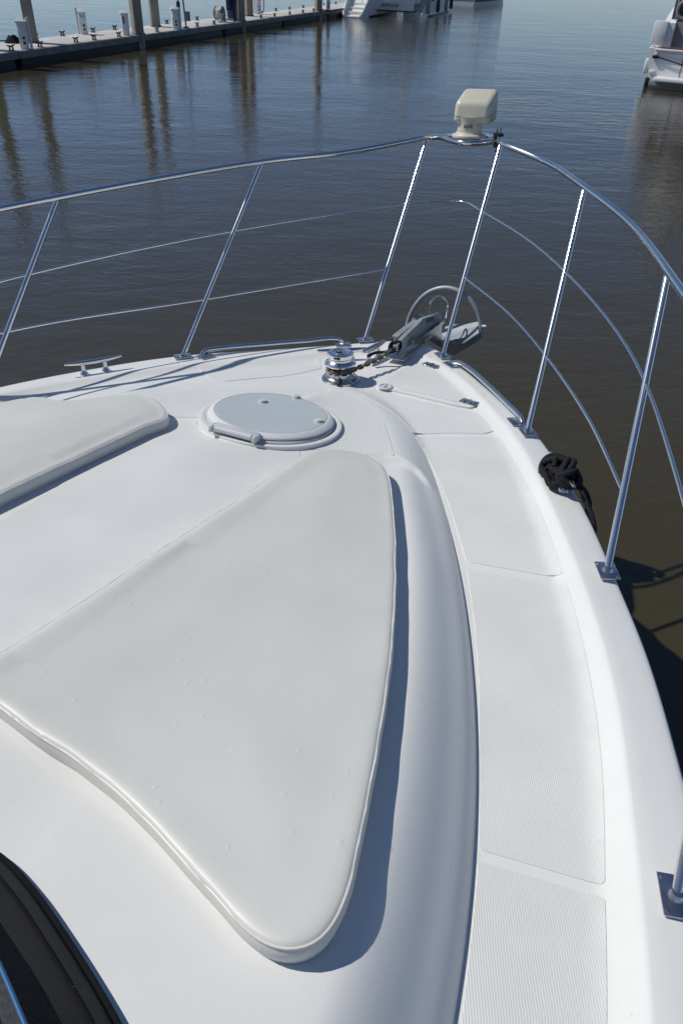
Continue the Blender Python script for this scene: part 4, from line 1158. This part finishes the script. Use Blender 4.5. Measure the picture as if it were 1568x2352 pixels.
for sx in (-1, 1):
    G().tube([cp_(c0, .6 * sx, 1.4, .8), cp_(c0, .66 * sx, 1.6, 1.7), cp_(c0, .7 * sx, 3.0, 2.1)], .02, 8).build('stern_rail', chrome, cat)
# mooring rope from the dock to the catamaran
p = W(676, 37.5, ZD); tag(G().tube(spline(np.array([W(739, 22, ZD + .1), W(760, 25, .42), cp_(c0, -.7, .5, .45)]), 16), .03, 6).build('stern_line', black_rope), 'dark stern line from the dock to the catamaran', 'rope')

# farther hull with a dark stripe
b0 = W(1092, 14, 0); b1 = W(1186, 2.5, 0); by = b1 - b0; by[2] = 0; Lb = np.linalg.norm(by); by /= Lb; bx = np.array([by[1], -by[0], 0])
sb_ = thing('sailboat', 'pale blue white sailboat hull with dark stripe beyond the catamaran', 'sailboat', tuple(b0))


def sbp(x, y, z): return b0 + bx * (x - 1.6) + by * y + up3 * z


Lb = max(Lb, 11)
secs = []
for t, w_, z_ in ((0, 1.5, 1.15), (.15, 1.7, 1.1), (.45, 1.75, 1.1), (.75, 1.2, 1.25), (.93, .45, 1.4), (1.0, .04, 1.5)):
    secs.append([sbp(-w_ * .85, t * Lb, -.3), sbp(w_ * .85, t * Lb, -.3), sbp(w_, t * Lb, .4), sbp(w_, t * Lb, z_), sbp(-w_, t * Lb, z_), sbp(-w_, t * Lb, .4)])
v, f = loft(secs); link('hull', v, f, cat_white, sb_, 35)
secs = []
for t, w_ in ((0, 1.5), (.15, 1.7), (.45, 1.75), (.75, 1.2), (.93, .45)):
    w2 = w_ + .03; secs.append([sbp(-w2, t * Lb, .28), sbp(w2, t * Lb, .28), sbp(w2, t * Lb, .46), sbp(-w2, t * Lb, .46)])
v, f = loft(secs); link('stripe', v, f, fender_mat, sb_, 35)
G().box(sbp(0, .45 * Lb, 1.4), (1.9, 4.2, .6), np.array([bx, by, up3]), .2).build('cabin', cat_white, sb_, 40)
G().tube([sbp(0, .5 * Lb, 1.4), sbp(0, .5 * Lb, 14)], .09, 10).build('mast', cat_white, sb_)

# cruiser stern at the right edge
cruiser_white = mat('cruiser white', (.80, .80, .79), .3, var=.03, vscale=1.5)
k0 = W(1484, 199, 0); k1 = W(1568, 206, 0)
kx = np.array([.865, -.50, 0]); kx /= np.linalg.norm(kx); ky = np.array([-kx[1], kx[0], 0]); AXK = np.array([kx, ky, up3])
cr = thing('cabin_cruiser', 'white cabin cruiser stern with swim platform and brown trim', 'cruiser', tuple(k0))


def kp(x, y, z): return k0 + kx * (x + .2 * max(z, 0) * (x - 2.0) / 2.0) + ky * y + up3 * z       # topsides flare outwards


BWK = 4.0
secs = []
for y, xi, zt in ((0, .0, 1.06), (.4, -.02, 1.10), (2.5, .0, 1.5), (5, .25, 1.85), (8, .8, 2.05), (10.5, 1.6, 2.15), (11.2, 1.95, 2.15)):
    xl, xr = xi, BWK - xi
    secs.append([kp(xl + .10, y, -.4), kp(xr - .10, y, -.4), kp(xr - .02, y, .25), kp(xr, y, zt), kp(xr - .10, y, zt + .02), kp(xr - .25, y, zt - .02), kp(xl + .25, y, zt - .02), kp(xl + .10, y, zt + .02), kp(xl, y, zt), kp(xl + .02, y, .25)])
v, f = loft(secs); link('hull', v, f, cruiser_white, cr, 35)
G().box(kp(BWK / 2 + .12, -.26, .27), (BWK - .2, .52, .11), AXK, .03).build('swim_platform', pedestal_mat, cr, 40)
G().box(kp(BWK / 2 + .03, -.14, .13), (BWK - .1, .26, .15), AXK, .02).build('platform_support', grey_mat, cr, 40)
G().box(kp(-.01, .05, .10), (.12, .3, .32), AXK, .02).build('waterline_paint', cat_dark, cr, 40)
G().box(kp(BWK / 2, -.03, 1.045), (BWK + .02, .12, .06), AXK, .02).build('rub_rail', pedestal_mat, cr, 40)
G().box(kp(BWK / 2, -.012, .93), (BWK - .03, .05, .04), AXK, .01).build('lower_rail', cruiser_white, cr, 40)
G().box(kp(BWK / 2 + .05, .02, 1.10), (BWK - .2, .16, .05), AXK, .01).build('coaming_trim', teak, cr, 40)
G().box(kp(.97, -.008, .62), (.014, .02, .56), AXK, .002).build('door_gap', letter, cr, 0)
G().box(kp(1.50, -.004, .66), (1.02, .02, .60), AXK, .008).build('transom_door', cruiser_white, cr, 40)
G().box(kp(.22, .18, 1.46), (.42, .16, .66), AXK, .03).build('coaming_panel', cruiser_white, cr, 40)
G().prism([(0, 1.05), (0, 1.75), (.8, 2.1), (2.6, 2.5), (2.6, 1.3)], kp(.02, .2, 0), ky, up3, kx, 0, .34).build('side_coaming', cruiser_white, cr, 40)
G().box(kp(1.85, .34, 1.44), (2.9, .06, .70), AXK, .01).build('cockpit_curtain', curtain, cr, 40)
G().box(kp(.80, .42, 2.22), (.72, .05, .92), AXK, .01).build('window_panel', vinyl_win, cr, 40)
G().box(kp(2.4, .40, 2.22), (2.45, .05, .92), AXK, .01).build('window_panel', curtain, cr, 40)
G().box(kp(.94, .29, 1.40), (.07, .06, .60), AXK, .01).build('curtain_post', pedestal_mat, cr, 40)
ringc = kp(.80, .36, 2.10)
tag(G().tube([ringc + kx * .24 * math.cos(a) + up3 * .24 * math.sin(a) for a in np.linspace(0, 2 * math.pi, 25)[:-1]], .06, 10, closed=True).build('life_ring', mat('life ring grey', (.20, .20, .205), .5)), 'pale round life ring at the cruiser cockpit window', 'life ring')
G().tube([kp(.56, .34, 1.78), kp(.64, .34, 2.9)], .011, 8).build('curtain_pole', chrome, cr)
G().box(kp(2.1, 3.2, 2.3), (3.0, 5.4, 1.5), AXK, .15).build('cabin', cruiser_white, cr, 40)
G().box(kp(2.1, 2.2, 3.1), (3.6, 4.6, .22), AXK, .08).build('flybridge_deck', cruiser_white, cr, 40)
G().box(kp(2.1, 2.6, 3.6), (3.0, 2.6, .9), AXK, .15).build('flybridge', cruiser_white, cr, 40)
G().box(kp(2.1, 2.2, 4.8), (3.0, 2.8, .12), AXK, .05).build('bimini', canvas_dark, cr, 40)
for sx in (.7, 3.5): G().tube([kp(sx, 1.2, 3.2), kp(sx, 1.2, 4.8)], .03, 8).build('bimini_post', chrome, cr)
g = G().box(kp(.20, -.045, .84), (.17, .07, .085), AXK, .015); g.tube(spline(np.array([kp(.28, -.05, .84), kp(.8, -.06, .73), kp(1.5, -.05, .56), kp(2.6, -.05, .4)]), 20), .017, 8)
tag(g.build('transom_line', black_rope), 'dark stern rope across the cruiser transom', 'rope')
G().box(kp(.13, -.03, .42), (.17, .07, .08), AXK, .012).build('exhaust_cover', cruiser_white, cr, 40)
G().box(kp(-.07, .50, .56), (.16, .9, .44), AXK, .07).build('side_sponson', pedestal_mat, cr, 40)
text_mesh('A', .30, kp(1.24, -.03, .52), kx, up3, teak, cr, shear=.1)
